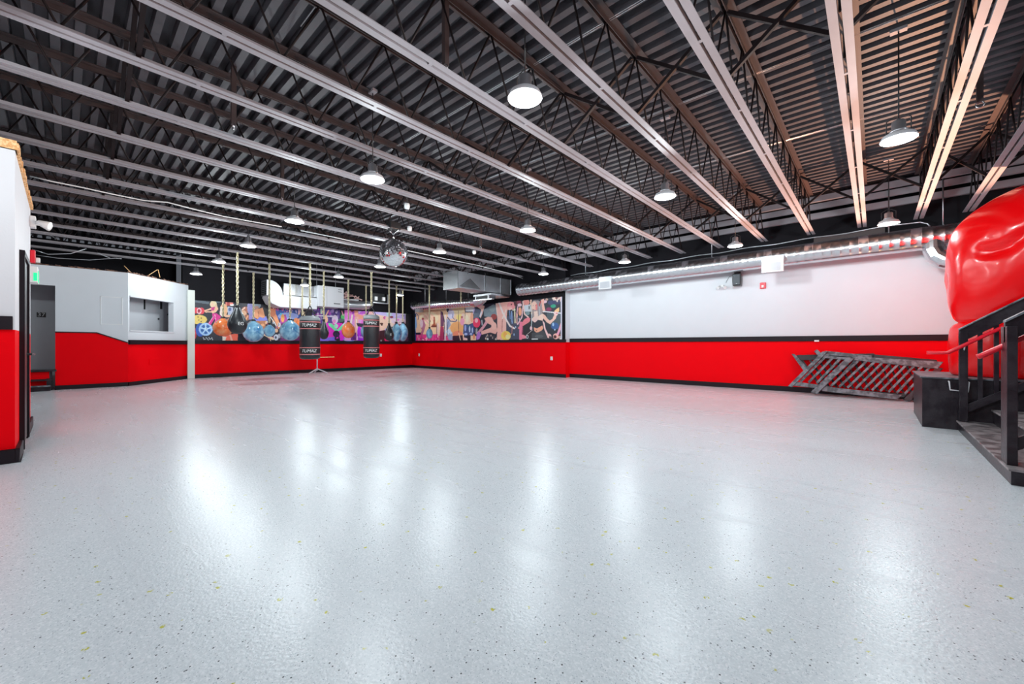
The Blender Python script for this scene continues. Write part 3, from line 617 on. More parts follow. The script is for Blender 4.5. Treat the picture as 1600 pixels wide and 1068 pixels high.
make_mural('fitness_mural', 'printed fitness mural with boxer and yoga poses on the long wall under the metal duct', (XL+.25, YR-.016, 1.215), (JX-.12-XL-.25, 0, 0), (0,0,1.36), 680, 140, paint_right, (0,-1,0))

# ------------------------------------------------------------------ hanging bags
def chain(mb, p, z0, z1, r=.024, thick=.0105):
    z = z0; i = 0; st = r*2.6
    while z < z1-.01:
        a = (i%2)*math.pi/2 + .3; pts = []
        ux, uy = math.cos(a), math.sin(a)
        for k in range(8):
            t = 2*math.pi*k/8; pts.append((p[0]+ux*math.cos(t)*r, p[1]+uy*math.cos(t)*r, z+st*.62+math.sin(t)*st*.85))
        # closed link
        pts.append(pts[0]); mb.tube(pts, thick, 5, cap=False); z += st; i += 1
def loop_top(mb, p, z):
    mb.tube([(p[0]-.07, p[1], z+.004), (p[0]-.03, p[1], z-.05), (p[0], p[1], z-.08), (p[0]+.03, p[1], z-.05), (p[0]+.07, p[1], z+.004)], .012, 6)
def text_mesh(txt, size, ext, shear=0.0):
    cu = bpy.data.curves.new('t', 'FONT'); cu.body = txt; cu.size = size; cu.extrude = ext; cu.align_x = 'CENTER'; cu.align_y = 'CENTER'; cu.shear = shear
    o = bpy.data.objects.new('t', cu); sc.collection.objects.link(o); bpy.context.view_layer.update()
    me = bpy.data.meshes.new_from_object(o.evaluated_get(bpy.context.evaluated_depsgraph_get()))
    bpy.data.objects.remove(o); return me
def put_text(txt, size, mt, parent, fn, name='lettering', shear=0.0, ext=.002):
    me = text_mesh(txt, size, ext, shear); off = WL[parent.name]
    for v in me.vertices: v.co = Vector(fn(v.co))-off
    me.materials.clear(); me.materials.append(mt); me.name = name
    o = bpy.data.objects.new(name, me); sc.collection.objects.link(o); o.parent = parent; WL[o.name] = off.copy(); return o
def nearest_joist(X): return min(JXS, key=lambda q: abs(q-X))
ZC = ZB
def spot(px, X): p = AX(px, 500, X); return p, (p.x*-sy_+p.y*cy_)
def zof(py, D): return H+(HY-py)/F*D
def drop_bag(name, label, px, X, l, r, top, bot, mt, shape, badge=None):
    p, D = spot(px, X); R = (r-l)/2/F*D; zt, zb = zof(top, D), zof(bot, D); h = zt-zb
    t = thing(name, label, 'punch bag', (p.x, p.y, zb), 'ball and teardrop bags on chains')
    mb = MB(); chain(mb, (p.x, p.y), zt+.02, ZC-.06); loop_top(mb, (p.x, p.y), ZC); mb.build('chain', M['chain'], t)
    mb = MB()
    if shape == 'tear': pr = [(0,0),(.35,.012),(.66,.07),(.90,.20),(1.0,.33),(.96,.44),(.80,.58),(.58,.72),(.38,.85),(.22,.96),(.10,1.0),(0,1.0)]
    else: pr = [(0,0),(.34,.02),(.66,.10),(.90,.25),(1.0,.42),(.97,.56),(.84,.70),(.62,.82),(.38,.90),(.20,.97),(.12,1.0),(0,1.0)]
    mb.lathe([(a*R, b*h) for a, b in pr], (p.x, p.y, zb), n=28); mb.build('bag_body', mt, t)
    MB().lathe([(0,0),(.2*R+.012,-.01),(.17*R+.01,.035),(.05,.06),(0,.06)], (p.x, p.y, zt-.03), n=14).build('cap', M['black_plastic'], t)
    mb = MB()
    for k in range(4):
        a = k*math.pi/2+.5; mb.tube([(p.x+math.cos(a)*q*R*1.01, p.y+math.sin(a)*q*R*1.01, zb+s*h) for q, s in ((.96,.44),(.80,.58),(.58,.72),(.38,.85),(.24,.955))] if shape == 'tear' else [(p.x+math.cos(a)*q*R*1.005, p.y+math.sin(a)*q*R*1.005, zb+s*h) for q, s in ((.84,.70),(.62,.82),(.38,.90),(.22,.96))], .008, 5)
    mb.build('strap', M['vinyl_grey'], t)
    if badge:
        c = Vector((p.x, p.y, zb+.36*h)); dv = Vector((-p.x, -p.y, 0)).normalized(); a0 = math.atan2(dv.y, dv.x)
        def fn(v):
            a = a0+.35+v.x/R; rr = R*1.0+v.z+.003; return (c.x+math.cos(a)*rr, c.y+math.sin(a)*rr, c.z+v.y)
        put_text(badge, .11, M['white_plastic'], t, fn)
    return t
drop_bag('ball_bag', 'orange round punch bag, leftmost bag in front of the mural', 348.7, -13.9, 333.5, 361, 496, 525, M['orange_ball'], 'ball')
drop_bag('teardrop_bag', 'large black teardrop punch bag on the longest chain, second from the left', 371, -11.9, 358, 384.5, 478, 521.6, M['leather_black'], 'tear', 'EG')
drop_bag('ball_bag', 'blue water-pattern ball bag just right of the large black teardrop bag', 396, -14.85, 380.7, 410, 500, 534, M['blue_ball'], 'ball')
drop_bag('ball_bag', 'smallest blue ball bag, between the two large blue balls left of the heavy bags', 421, -12.9, 412.6, 428.5, 506, 526, M['blue_ball'], 'ball')
drop_bag('ball_bag', 'large blue ball bag directly left of the left heavy bag', 453.2, -13.9, 438.8, 468.3, 499, 532, M['blue_ball'], 'ball')
drop_bag('ball_bag', 'orange ball bag mostly hidden behind the left heavy bag', 472.4, -14.85, 462, 482, 494, 517, M['orange_ball'], 'ball')
drop_bag('teardrop_bag', 'black teardrop bag half hidden just right of the left heavy bag', 506, -12.9, 499, 513.5, 500, 530, M['leather_black'], 'tear')
drop_bag('ball_bag', 'orange round punch bag hanging midway between the two heavy bags', 544.4, -13.9, 533.6, 553.4, 502, 528, M['orange_ball'], 'ball')
drop_bag('ball_bag', 'dark ball bag hidden behind the right heavy bag, chain visible beside it', 571.9, -14.85, 565, 581, 505, 528, M['blue_ball'], 'ball')
drop_bag('teardrop_bag', 'small black teardrop bag with white mark right of the right heavy bag', 608, -12.9, 600.5, 615.5, 506, 532, M['leather_black'], 'tear', 'E')
drop_bag('ball_bag', 'blue ball bag just right of the small black teardrop bag', 619.5, -13.9, 612, 628, 504, 533, M['blue_ball'], 'ball')
drop_bag('ball_bag', 'rightmost blue ball bag, nearest the corner of the two murals', 629.3, -14.85, 622, 638.2, 504, 533, M['blue_ball'], 'ball')
drop_bag('ball_bag', 'tiny blue ball bag hanging alone in front of the peach part of the right mural', 671, -12.9, 665.8, 676, 512, 529, M['blue_ball'], 'ball')
def heavy(label, px, X, l, r, top, bot):
    p, D = spot(px, X); R = (r-l)/2/F*D; zt, zb = zof(top, D), zof(bot, D); h = zt-zb
    t = thing('heavy_bag', label, 'punch bag', (p.x, p.y, zb), 'cylindrical heavy bags')
    zc = zt+.30
    mb = MB(); chain(mb, (p.x, p.y), zc, ZC-.06, .026, .011); loop_top(mb, (p.x, p.y), ZC); mb.build('chain', M['chain'], t)
    mb = MB()
    for k in range(4):
        a = k*math.pi/2+.25; mb.tube([(p.x, p.y, zc+.02), (p.x+math.cos(a)*R*.85, p.y+math.sin(a)*R*.85, zt-.01)], .011, 6)
    mb.build('strap', M['black_plastic'], t)
    MB().lathe([(0,0),(R*.75,.004),(R*.94,.03),(R,.07),(R,h-.09),(R*.96,h-.03),(R*.8,h),(0,h+.01)], (p.x, p.y, zb), n=36).build('bag_body', M['leather_black'], t)
    MB().lathe([(R*.99,h-.12),(R*1.02,h-.10),(R*.98,h-.035),(R*.80,h+.012),(R*.2,h+.02),(0,h+.02)], (p.x, p.y, zb), n=36).build('top_cover', M['vinyl_grey'], t)
    for zz in (h-.36, .13):
        b = MB().lathe([(R*1.004,zz),(R*1.012,zz+.004),(R*1.012,zz+.206),(R*1.004,zz+.21)], (p.x, p.y, zb), n=36).build('logo_band', M['black_plastic'], t)
        mb = MB()
        for q in (zz, zz+.19): mb.lathe([(R*1.01,q),(R*1.025,q+.002),(R*1.025,q+.022),(R*1.01,q+.024)], (p.x, p.y, zb), n=36)
        mb.build('piping', M['band_red'], b)
        a0 = math.atan2(-p.y, -p.x)
        def fn(v, zz=zz):
            a = a0-.12+v.x/R; rr = R*1.016+v.z+.004; return (p.x+math.cos(a)*rr, p.y+math.sin(a)*rr, zb+zz+.107+v.y)
        put_text('TUMAZ', .115, M['white_plastic'], b, fn, shear=.3)
    return t
heavy('black heavy bag with red banded logos, the left of the two, above a tripod stand', 484.3, -11.9, 469, 498, 494.5, 561)
heavy('black heavy bag with red banded logos, the right of the two', 580.4, -11.9, 568.9, 592.8, 492.6, 559)
# extra chain with nothing on it
p, D = spot(751, -10.9); t = thing('empty_chain', 'thin pale chain hanging in front of the rectangular duct', 'chain', (p.x, p.y, 2.3))
mb = MB(); chain(mb, (p.x, 9.4), 2.55, ZC-.06); loop_top(mb, (p.x, 9.4), ZC); mb.build('chain_links', M['chain'], t)
# tripod stand with wooden bar, under the left heavy bag
p = AX(495.6, 582, -15.05); p.z = 0; D = p.x*-sy_+p.y*cy_
t = thing('tripod_stand', 'white tripod stand with a wooden stick across it below the left heavy bag', 'stand', p)
MB().tube([(p.x, p.y, .10), (p.x, p.y, .95)], .018, 10).build('pole', M['white_metal'], t)
rt = Vector((cy_, sy_, 0)); fw = Vector((-sy_, cy_, 0))
for a in (0, 2.1, 4.2):
    dv = rt*math.cos(a+.15)+fw*math.sin(a+.15)
    MB().bar(Vector(p)+Vector((0,0,.17)), Vector(p)+dv*.36+Vector((0,0,.02)), .035, .03).build('leg', M['white_metal'], t)
MB().bar(Vector(p)-rt*.05+Vector((0,0,.58)), Vector(p)+rt*.62+Vector((0,0,.60)), .03, .03).build('wooden_bar', M['wood_raw'], t)

# ------------------------------------------------------------------ mirror ball
p = Vector((-7.17, 4.41, 0)); D = p.x*-sy_+p.y*cy_; R = 21.6/F*D; zc = zof(395, D)
t = thing('mirror_ball', 'silver mirror ball hanging from the roof joists', 'mirror ball', (p.x, p.y, zc))
MB().lathe([(R*.975*math.cos(a), R*.975*math.sin(a)) for a in [math.radians(q) for q in range(-90, 91, 6)]], (p.x, p.y, zc), n=48).build('core', M['grout'], t)
mb = MB(); rows = 34; rr = random.Random(9)
for i in range(rows):
    a0, a1 = -math.pi/2+math.pi*i/rows, -math.pi/2+math.pi*(i+1)/rows; am = (a0+a1)/2
    n = max(4, int(2*rows*math.cos(am)))
    for k in range(n):
        b0, b1 = 2*math.pi*k/n, 2*math.pi*(k+1)/n; e1, e2 = (a1-a0)*.07, (b1-b0)*.07
        q = [(a0+e1, b0+e2), (a0+e1, b1-e2), (a1-e1, b1-e2), (a1-e1, b0+e2)]
        tl = [rr.uniform(-.004,.004) for _ in range(2)]
        mb.face([Vector((p.x, p.y, zc))+Vector((math.cos(a)*math.cos(b), math.cos(a)*math.sin(b), math.sin(a)))*(R*(1+tl[0]*(1 if j in (0,1) else -1)+tl[1]*(1 if j in (0,3) else -1)*.5)) for j, (a, b) in enumerate(q)])
mb.build('mirror_tile_skin', M['mirror'], t)
MB().tube([(p.x, p.y, zc+R*.97), (p.x, p.y, zc+R+.10)], .012, 8).build('stem', M['galv'], t)
mb = MB()
for s in (-1, 1): mb.tube([(p.x, p.y, zc+R+.09), (p.x+s*.12*cy_, p.y+s*.12*sy_, ZB+.02)], .010, 6)
mb.build('hanging_chain', M['galv'], t)
MB().box((p.x-.09, p.y-.12, ZB), (p.x+.09, p.y+.12, ZB+.14)).build('motor_box', M['black_plastic'], t, bevel=.01)

# ------------------------------------------------------------------ ducts
def round_duct(path, r, name, par=None, ribs=True, step=.14):
    mb = MB(); pts = [Vector(q) for q in path]; P_, Rr = [], []
    for a, b in zip(pts[:-1], pts[1:]):
        L = (b-a).length; n = max(1, int(L/step))
        for i in range(n):
            q = a.lerp(b, i/n); dq = (b-a).normalized()*.012
            P_ += [q, q+dq, q+dq*2]; Rr += [r, r*1.022, r]
    P_.append(pts[-1]); Rr.append(r)
    return mb.tube(P_, Rr if ribs else r, 28).build(name, M['galv'], par)
t = thing('round_duct', 'long round galvanised duct along the top of the white wall', 'duct', (-8.9, 10.3, 2.6))
zd = 2.93
round_duct([(-9.0,10.38,zd-.02), (-5.2,10.38,zd), (-5.0,10.38,zd), (-1.8,10.38,zd+.02), (2.6,10.38,zd+.05)], .205, 'duct_pipe', t)
b = MB(); b.tube([(.79,10.34,2.90),(.79,10.32,2.74),(.83,10.30,2.62),(.92,10.28,2.53),(1.05,10.26,2.47),(1.5,10.24,2.44)], .155, 20, smooth=False).build('duct_elbow', M['galv'], t)
for (x, s, lb) in ((-1.62, .36, 'a'), (-5.6, .34, 'b')):
    MB().box((x-s/2-.02, 10.12, zd-.16), (x+s/2+.02, 10.24, zd+.02)).build('takeoff_collar', M['galv_dull'], t)
    g = MB().box((x-s/2-.02, 10.09, zd-.33), (x+s/2+.02, 10.13, zd-.10)).build('air_grille', M['white_metal'], t, bevel=.004)
    mb = MB()
    for k in range(14): mb.box((x-s/2+.02+k*(s-.04)/14, 10.080, zd-.30), (x-s/2+.02+k*(s-.04)/14+.012, 10.092, zd-.13))
    mb.build('grille_slats', M['grey_wall'], g)
for x in (-2.9, .2, -6.4, .9):
    o = MB().tube([(x, 10.38, zd+.19), (x, 10.38, ZD-.01)], .010, 6).build('duct_hanger', M['galv_dull'], t)
# rectangular plenum running to the long wall
x0, x1, y0, y1, z0, z1 = -10.10, -9.43, 8.0, 10.45, 2.78, 3.30
t = thing('rectangular_duct', 'big rectangular galvanised duct box hanging above the right mural', 'duct', (x0, y0, z0))
mb = MB().box((x0, y0, z0), (x1, y1, z1))
mb.build('duct_box', M['galv_dull'], t, bevel=.004)
for yy in (y0, 9.15, 9.9, y1-.03): MB().box((x0-.012, yy-.012, z0-.012), (x1+.012, yy+.018, z1+.012)).build('seam_flange', M['galv'], t)
MB().prism([(x1+.006, y0+.05, z0+.04), (x1+.006, y0+.95, z0+.04), (x1+.006, y0+.5, z0+.34)], (.012,0,0)).build('cross_break', M['galv'], t)
mb = MB()
for yy in (8.4, 9.15, 9.9): mb.bar((x1+.02, yy, z1-.05), (x1+.02, yy, ZB+.02), .03, .006)
mb.build('hanger_strap', M['galv'], t)
t = thing('round_duct', 'short round galvanised duct left of the rectangular duct, above the right mural', 'duct', (-14.8, 10.1, 2.6))
for x in (-14.0,-12.6,-11.3): MB().tube([(x,10.1,2.78),(x,10.1,ZD-.005)], .008, 6).build('duct_hanger', M['galv_dull'], t)
round_duct([(-14.75,10.1,2.68), (-10.9,10.1,2.60)], .168, 'duct_pipe', t)
MB().lathe([(0,0),(.12,.03),(.17,.09),(.17,.2)], (0,0,0), n=20).build('end_cap', M['galv'], t, local=True).location = (-.02,0,.12)
sc.objects['end_cap'].rotation_euler = (0, math.pi/2, 0); sc.objects['end_cap'].location = (-.15, 0, .16)
MB().box((-14.55,9.98,2.42), (-14.25,10.2,2.66)).build('outlet_collar', M['galv_dull'], t)
mb = MB(); rr = random.Random(2)
pts = [(-11.0,10.1,2.60),(-10.75,10.06,2.60),(-10.5,10.0,2.62),(-10.3,9.95,2.64)]
mb.tube(pts, [.175,.185,.16,.11], 16, smooth=False); mb.build('foil_sleeve', M['galv'], t)
# flat foil duct under the box
t = thing('flat_duct', 'flat crumpled foil duct piece slung below the rectangular duct', 'duct', (-10.4, 9.3, 2.5))
mb = MB(); mb.box((-10.2,9.35,2.68), (-9.35,10.3,2.74)); mb.box((-10.1,9.35,2.56), (-10.06,9.4,2.70)); mb.box((-9.5,9.35,2.56), (-9.46,9.4,2.70)); mb.box((-10.2,9.35,2.53), (-9.3,9.45,2.57))
mb.build('foil_panel', M['galv'], t)
MB().box((-10.04,9.36,2.575), (-9.52,9.39,2.675)).build('dark_opening', M['black_plastic'], t)
# conduit along the long wall
mb = MB(); pts = []
for i in range(33):
    x = -7.0+i*.235; pts.append((x, 10.50, 3.19+.12*(i/32)+.012*math.sin(i*1.3)))
pts += [(.62,10.50,3.30),(.72,10.50,3.25),(.76,10.50,3.17)]
tag(mb.tube(pts, .012, 6).build('conduit', M['galv_dull']), 'thin grey conduit running above the long round duct', 'conduit')
mb = MB(); mb.box((-.95,10.55,3.18),(.15,10.70,3.31)); tag(mb.build('junction_trough', M['topchord']), 'long grey metal trough on the black wall above the round duct', 'trough')

for k, yy in enumerate((1.48,3.34,5.09,7.05)):
    t = MB()
    for dy in (0,.022): t.tube([(-9.0 if k else -4, yy+dy, ZD-.008), (1.5, yy+dy, ZD-.008)], .005, 5)
    tag(t.build('deck_conduit', M['galv_dull']), 'thin pair of wires under the roof deck, %s out from the camera' % ORD[k], 'wire')
# ------------------------------------------------------------------ HVAC group on the back wall
hv = []
t = thing('air_handler', 'white box air handler hanging above the back mural', 'air handler', (-15.2, 6.0, 2.4))
hv.append(t)
MB().box((-15.35,5.98,2.40), (-14.6,6.94,3.16)).build('cabinet', M['white_metal'], t, bevel=.01)
mb = MB()
for zz in (2.98,3.06): mb.box((-14.60,6.72,zz), (-14.592,6.86,zz+.015))
mb.box((-14.60,6.56,2.52), (-14.594,6.80,2.55)); mb.box((-14.60,6.30,2.42), (-14.597,6.305,3.14)); mb.build('panel_mark', M['black_plastic'], t)
MB().bar((-15.0,6.1,3.15),(-15.0,6.1,ZD-.01),.02,.02).bar((-15.0,6.8,3.15),(-15.0,6.8,ZD-.01),.02,.02).build('hanger_rod', M['galv_dull'], t)
t = thing('wrapped_duct', 'white rounded duct with a louvred end left of the air handler', 'duct', (-15.2, 4.3, 2.3))
hv.append(t)
prf = [(4.42,3.18)]+[(4.42+.42*math.sin(q), 2.72+.46*math.cos(q)) for q in [i*math.pi/2/8 for i in range(9)]]
MB().prism([(-15.3, a, b) for a, b in prf]+[(-15.3,4.84,2.70),(-15.3,5.98,2.70),(-15.3,5.98,2.29),(-15.3,4.75,2.29),(-15.3,4.50,2.40),(-15.3,4.40,2.6)], (.62,0,0)).build('duct_body', M['white_metal'], t, bevel=.008)
mb = MB(); mb.box((-15.28,4.36,2.66), (-14.70,4.415,3.18)); g = mb.build('louvre_frame', M['galv_dull'], t)
mb = MB()
for k in range(7): mb.box((-14.74,4.352,2.70+k*.065), (-15.24,4.362,2.73+k*.065))
mb.build('louvre_slats', M['black_plastic'], g)
MB().box((-14.685,4.9,2.70), (-14.66,5.97,2.72)).build('flashing', M['black_plastic'], t)
mb = MB(); mb.box((-15.3,4.9,2.73), (-14.75,5.97,3.12)); mb.build('foil_wrap', M['galv'], t)
t = thing('wrapped_duct', 'short grey duct with rounded end right of the air handler', 'duct', (-15.2, 7.0, 2.45))
hv.append(t)
MB().tube([(-14.95,6.95,2.56),(-14.95,7.9,2.58),(-14.95,8.15,2.62),(-14.95,8.3,2.70)], [.17,.17,.16,.10], 20).build('duct_body', M['galv_dull'], t)
MB().tube([(-14.95,6.95,2.76),(-14.95,7.7,2.78)], .03, 8).build('hose', M['white_metal'], t)
mb = MB(); rr = random.Random(8)
for i in range(16):
    y = 7.0+rr.random()*.75; z = 2.80+rr.random()*.18
    mb.tube([(-14.9+rr.uniform(-.1,.1), y, z), (-14.9+rr.uniform(-.1,.1), y+rr.uniform(-.2,.2), z+rr.uniform(-.05,.1)), (-14.9, y+rr.uniform(-.2,.2), z-.02)], .022, 5)
mb.build('loose_tubing', mat('pinkish_tubing', (.72,.45,.42), .5), t)
t = thing('equipment_bracket', 'dark bracket with two white boxes above the right end of the back mural', 'bracket', (-15.3, 8.35, 2.75))
hv.append(t)
MB().box((-15.3,8.35,2.72), (-14.95,9.05,2.76)).box((-15.0,9.0,2.72),(-14.96,9.05,3.12)).build('shelf', M['galv_dull'], t)
MB().box((-15.32,8.4,2.60), (-15.27,8.5,2.76)).build('wall_arm', M['galv_dull'], t)
MB().box((-15.3,8.4,2.76), (-15.1,8.95,3.16)).build('back_plate', M['black_plastic'], t, bevel=.01)
for yy in (8.45, 8.80): MB().box((-15.08,yy,2.84), (-15.0,yy+.12,3.0)).build('white_box', M['white_plastic'], t, bevel=.005)

for o in hv: o.location += Vector((-.38,.15,.04))
# ------------------------------------------------------------------ things on the long wall
p = AY(1152, 437, YR2-.14)
t = thing('wall_speaker', 'dark grey wall speaker under the round duct', 'speaker', (p.x, YR2, p.z))
sp = MB().prism([(p.x-.085,YR2-.22,p.z-.145),(p.x-.095,YR2-.22,p.z),(p.x-.09,YR2-.22,p.z+.145),(p.x+.09,YR2-.22,p.z+.145),(p.x+.095,YR2-.22,p.z),(p.x+.085,YR2-.22,p.z-.145)], (0,.16,0)).build('cabinet', M['black_plastic'], t, bevel=.015)
MB().box((p.x-.075,YR2-.235,p.z-.125), (p.x+.075,YR2-.222,p.z+.125)).build('grille', M['speaker'], t, bevel=.01)
MB().box((p.x-.015,YR2-.24,p.z-.105), (p.x+.02,YR2-.234,p.z-.095)).build('badge', M['galv'], t)
MB().tube([(p.x-.07,YR2-.14,p.z+.18),(p.x,YR2-.02,p.z+.16),(p.x+.07,YR2-.14,p.z+.18)], .012, 6).box((p.x-.06,YR2-.15,p.z+.14),(p.x+.06,YR2-.13,p.z+.19)).box((p.x-.03,YR2-.06,p.z-.02),(p.x+.03,YR2,p.z+.18)).build('bracket', M['black_plastic'], t)
MB().tube([(p.x-.08,YR2-.01,p.z+.14),(p.x-.20,YR2-.008,p.z+.12),(p.x-.26,YR2-.008,p.z+.02),(p.x-.28,YR2-.01,p.z-.03)], .004, 5).build('cable', M['black_plastic'], t)
p = AY(1128, 447, YR2-.03)
t = thing('emergency_light', 'white twin head emergency light on the long wall left of the speaker', 'emergency light', (p.x, YR2, p.z))
MB().box((p.x-.035,YR2-.03,p.z-.02), (p.x+.035,YR2,p.z+.04)).build('back_box', M['white_plastic'], t, bevel=.006)
for s in (-1,1):
    MB().tube([(p.x+s*.04,YR2-.03,p.z),(p.x+s*.09,YR2-.09,p.z-.05)], [.02,.04], 12).build('lamp_head', M['white_plastic'], t)
p = AY(1192, 446, YR2-.02)
t = thing('fire_alarm', 'red square fire alarm strobe on the white wall right of the speaker', 'fire alarm', (p.x, YR2, p.z))
MB().box((p.x-.06,YR2-.04,p.z-.07), (p.x+.06,YR2,p.z+.07)).build('housing', M['signal_red'], t, bevel=.008)
MB().box((p.x-.022,YR2-.055,p.z-.05), (p.x+.022,YR2-.038,p.z+.01)).build('strobe_lens', M['bulb_white'], t, bevel=.004)
def outlet(p, n, label):
    p = Vector(p); n = Vector(n); s = Vector((abs(n.y), abs(n.x), 0))
    t = thing('wall_outlet', label, 'outlet', p, 'white wall outlets')
    a, b = p-s*.045-Vector((0,0,.06)), p+s*.045+Vector((0,0,.06))+n*.012
    MB().box([min(a[i],b[i]) for i in range(3)], [max(a[i],b[i]) for i in range(3)]).build('cover_plate', M['white_plastic'], t, bevel=.003)
    for dz in (-.027, .027):
        a, b = p-s*.012+Vector((0,0,dz-.012)), p+s*.012+Vector((0,0,dz+.012))+n*.016
        MB().box([min(a[i],b[i]) for i in range(3)], [max(a[i],b[i]) for i in range(3)]).build('socket', M['cream'], t)
outlet(AX(595, 554.5, XL), (1,0,0), 'white outlet on the red wall at the right edge of the right heavy bag')
outlet(AY(655, 554, YR), (0,-1,0), 'white outlet on the red wall just right of the room corner')
outlet(AY(862, 559.5, YR), (0,-1,0), 'white outlet low on the red wall below the right end of the mural')
p = AY(1277, 532, YR2-.03)
tag(MB().box((p.x-.05,YR2-.045,1.115), (p.x+.03,YR2-.03,1.15)).build('wall_plate', M['white_plastic']), 'small white plate on the black rail above the leaning railings', 'wall plate')

# ------------------------------------------------------------------ things on the left walls
t = thing('exit_sign', 'green running man exit sign at the end of the near white wall', 'exit sign', (-8.0, YB, 1.85))
MB().box((-8.14,YB,1.84), (-7.86,YB+.07,2.04)).build('housing', M['white_plastic'], t, bevel=.004)
MB().box((-8.125,YB+.07,1.855), (-7.875,YB+.074,1.99)).build('green_face', M['green_on'], t)
MB().box((-7.86,YB+.035,1.86), (-7.856,YB+.066,1.96)).build('green_side_lens', M['green_on'], t)
f_ = MB(); yy_ = YB+.075
f_.box((-8.0,yy_,1.965),(-7.985,yy_+.003,1.98)); f_.bar((-7.99,yy_,1.96),(-7.995,yy_,1.925),.014,.003,up=(0,1,0)); f_.bar((-7.995,yy_,1.925),(-7.965,yy_,1.885),.010,.003,up=(0,1,0)); f_.bar((-7.995,yy_,1.925),(-8.03,yy_,1.90),.010,.003,up=(0,1,0))
f_.build('running_figure', M['white_plastic'], t)
p = AY(45.5, 400, YB+.03)
t = thing('fire_alarm', 'red fire alarm with white strobe at the end of the near white wall', 'fire alarm', (-8.0, YB, 2.1))
MB().box((-8.13,YB,2.11), (-8.03,YB+.045,2.27)).build('housing', M['signal_red'], t, bevel=.006)
MB().box((-8.11,YB+.045,2.12), (-8.05,YB+.085,2.18)).build('strobe_lens', M['bulb_white'], t, bevel=.006)
t = thing('security_light', 'white twin head floodlight at the top end of the near wall', 'floodlight', (-8.05, YB, 2.62))
MB().box((-8.14,YB,2.56), (-7.98,YB+.05,2.70)).build('base_plate', M['white_plastic'], t, bevel=.006)
for dx, dz in ((-.12,.02),(.10,-.01)):
    MB().tube([(-8.06+dx*.3,YB+.05,2.62),(-8.06+dx,YB+.08,2.63+dz),(-8.06+dx*1.3,YB+.17,2.60+dz)], [.015,.03,.05], 16).build('lamp_head', M['white_plastic'], t)
# hatch outline on the left wall
u0, u1 = .60, .92
mb = MB()
for (sa, sb, z0, z1) in ((u0,u1,2.22,2.235),(u0,u0+.012,1.55,2.235),(u1-.012,u1,1.55,2.235),(u0,u1,1.55,1.562)):
    a, b = A0+d*sa, A0+d*sb; mb.prism([a+Vector((0,0,z0)), b+Vector((0,0,z0)), b+Vector((0,0,z1)), a+Vector((0,0,z1))], (.008,-.002,0))
tag(mb.build('wall_hatch', M['white_plastic']), 'flush white painted hatch outline on the white wall left of the opening', 'hatch')
p_ = B0+BC*.30; zp = .52
mb = MB(); mb.prism([p_+Vector((0,0,.50)), p_+BC*.14+Vector((0,0,.50)), p_+BC*.14+Vector((0,0,.66)), p_+Vector((0,0,.66))], nb*.012)
tag(mb.build('access_panel', M['red_wall'], bevel=.002), 'small red painted access panel low on the angled wall', 'panel')
# steps into the doorway
t = thing('wooden_steps', 'black open wooden steps with red back in front of the grey doorway', 'steps', (-14.2, -.6, 0))
for z, yy0, xx0, xx1 in ((.465,-1.3,-14.36,-14.02),(.26,-1.3,-14.2,-13.90)):
    MB().box((xx0,yy0,z-.03), (xx1,-.13 if z > .4 else -.20,z+.01)).build('tread', M['wood_black'], t, bevel=.004)
MB().box((-13.98,-1.3,.10), (-13.86,-.22,.13)).build('tread', M['wood_worn'], t, bevel=.004)
MB().box((-13.95,-1.3,0), (-13.90,-.24,.10)).build('riser', M['wood_black'], t)
MB().box((-14.12,-1.3,.01), (-14.10,-.24,.43)).build('riser', M['red_wall'], t)
MB().box((-14.02,-.28,0), (-13.92,-.22,.28)).build('side_post', M['wood_black'], t)
MB().box((-14.36,-.24,.0), (-14.1,-.20,.43)).build('side_panel', M['wood_black'], t)
# number on the corridor wall
p = AX(64.5, 491.5, -15.49)
t = thing('room_number_sign', 'small dark number sign with white digits on the grey corridor wall', 'sign', (-15.49, p.y, p.z))
MB().box((-15.50,p.y-.075,p.z-.06), (-15.485,p.y+.075,p.z+.06)).build('plate', M['black_plastic'], t)
put_text('37', .13, M['white_plastic'], t, lambda v: (-15.482+v.z, p.y+v.x, p.z+v.y), 'digits')
# loose fixings seen through the serving opening
for k, (px_, py_, w_, h_) in enumerate(((225,475,1.2,16),(251,475,2.4,15),(247,498,1.6,2.5),(262,491,2.6,3),(264,500,2.2,4))):
    # wall behind is parallel to the angled wall, .9/.95 further
    r = ray(px_, py_); a_ = B0+off; det = (-BC.y*r.x+BC.x*r.y); s_ = (r.y*a_.x-r.x*a_.y)/(-det); q = a_+BC*s_; tt = q.x/r.x; z = H+r.z*tt; s3 = tt/F
    mb = MB(); u = BC.normalized(); q = Vector((q.x,q.y,z)); hw, hh = w_*s3/2, h_*s3/2
    mb.prism([q-u*hw-Vector((0,0,hh)), q+u*hw-Vector((0,0,hh)), q+u*hw+Vector((0,0,hh)), q-u*hw+Vector((0,0,hh))], nb*.03)
    tag(mb.build('wall_fixing', M['black_plastic']), ['thin dark rod on the wall inside the opening, the left one','thick dark rod on the wall inside the opening, the right one','tiny dark bolt inside the opening, lowest of the left pair','dark round fitting inside the opening, upper of the two at right','dark fitting inside the opening, lowest at right'][k], 'fixing')
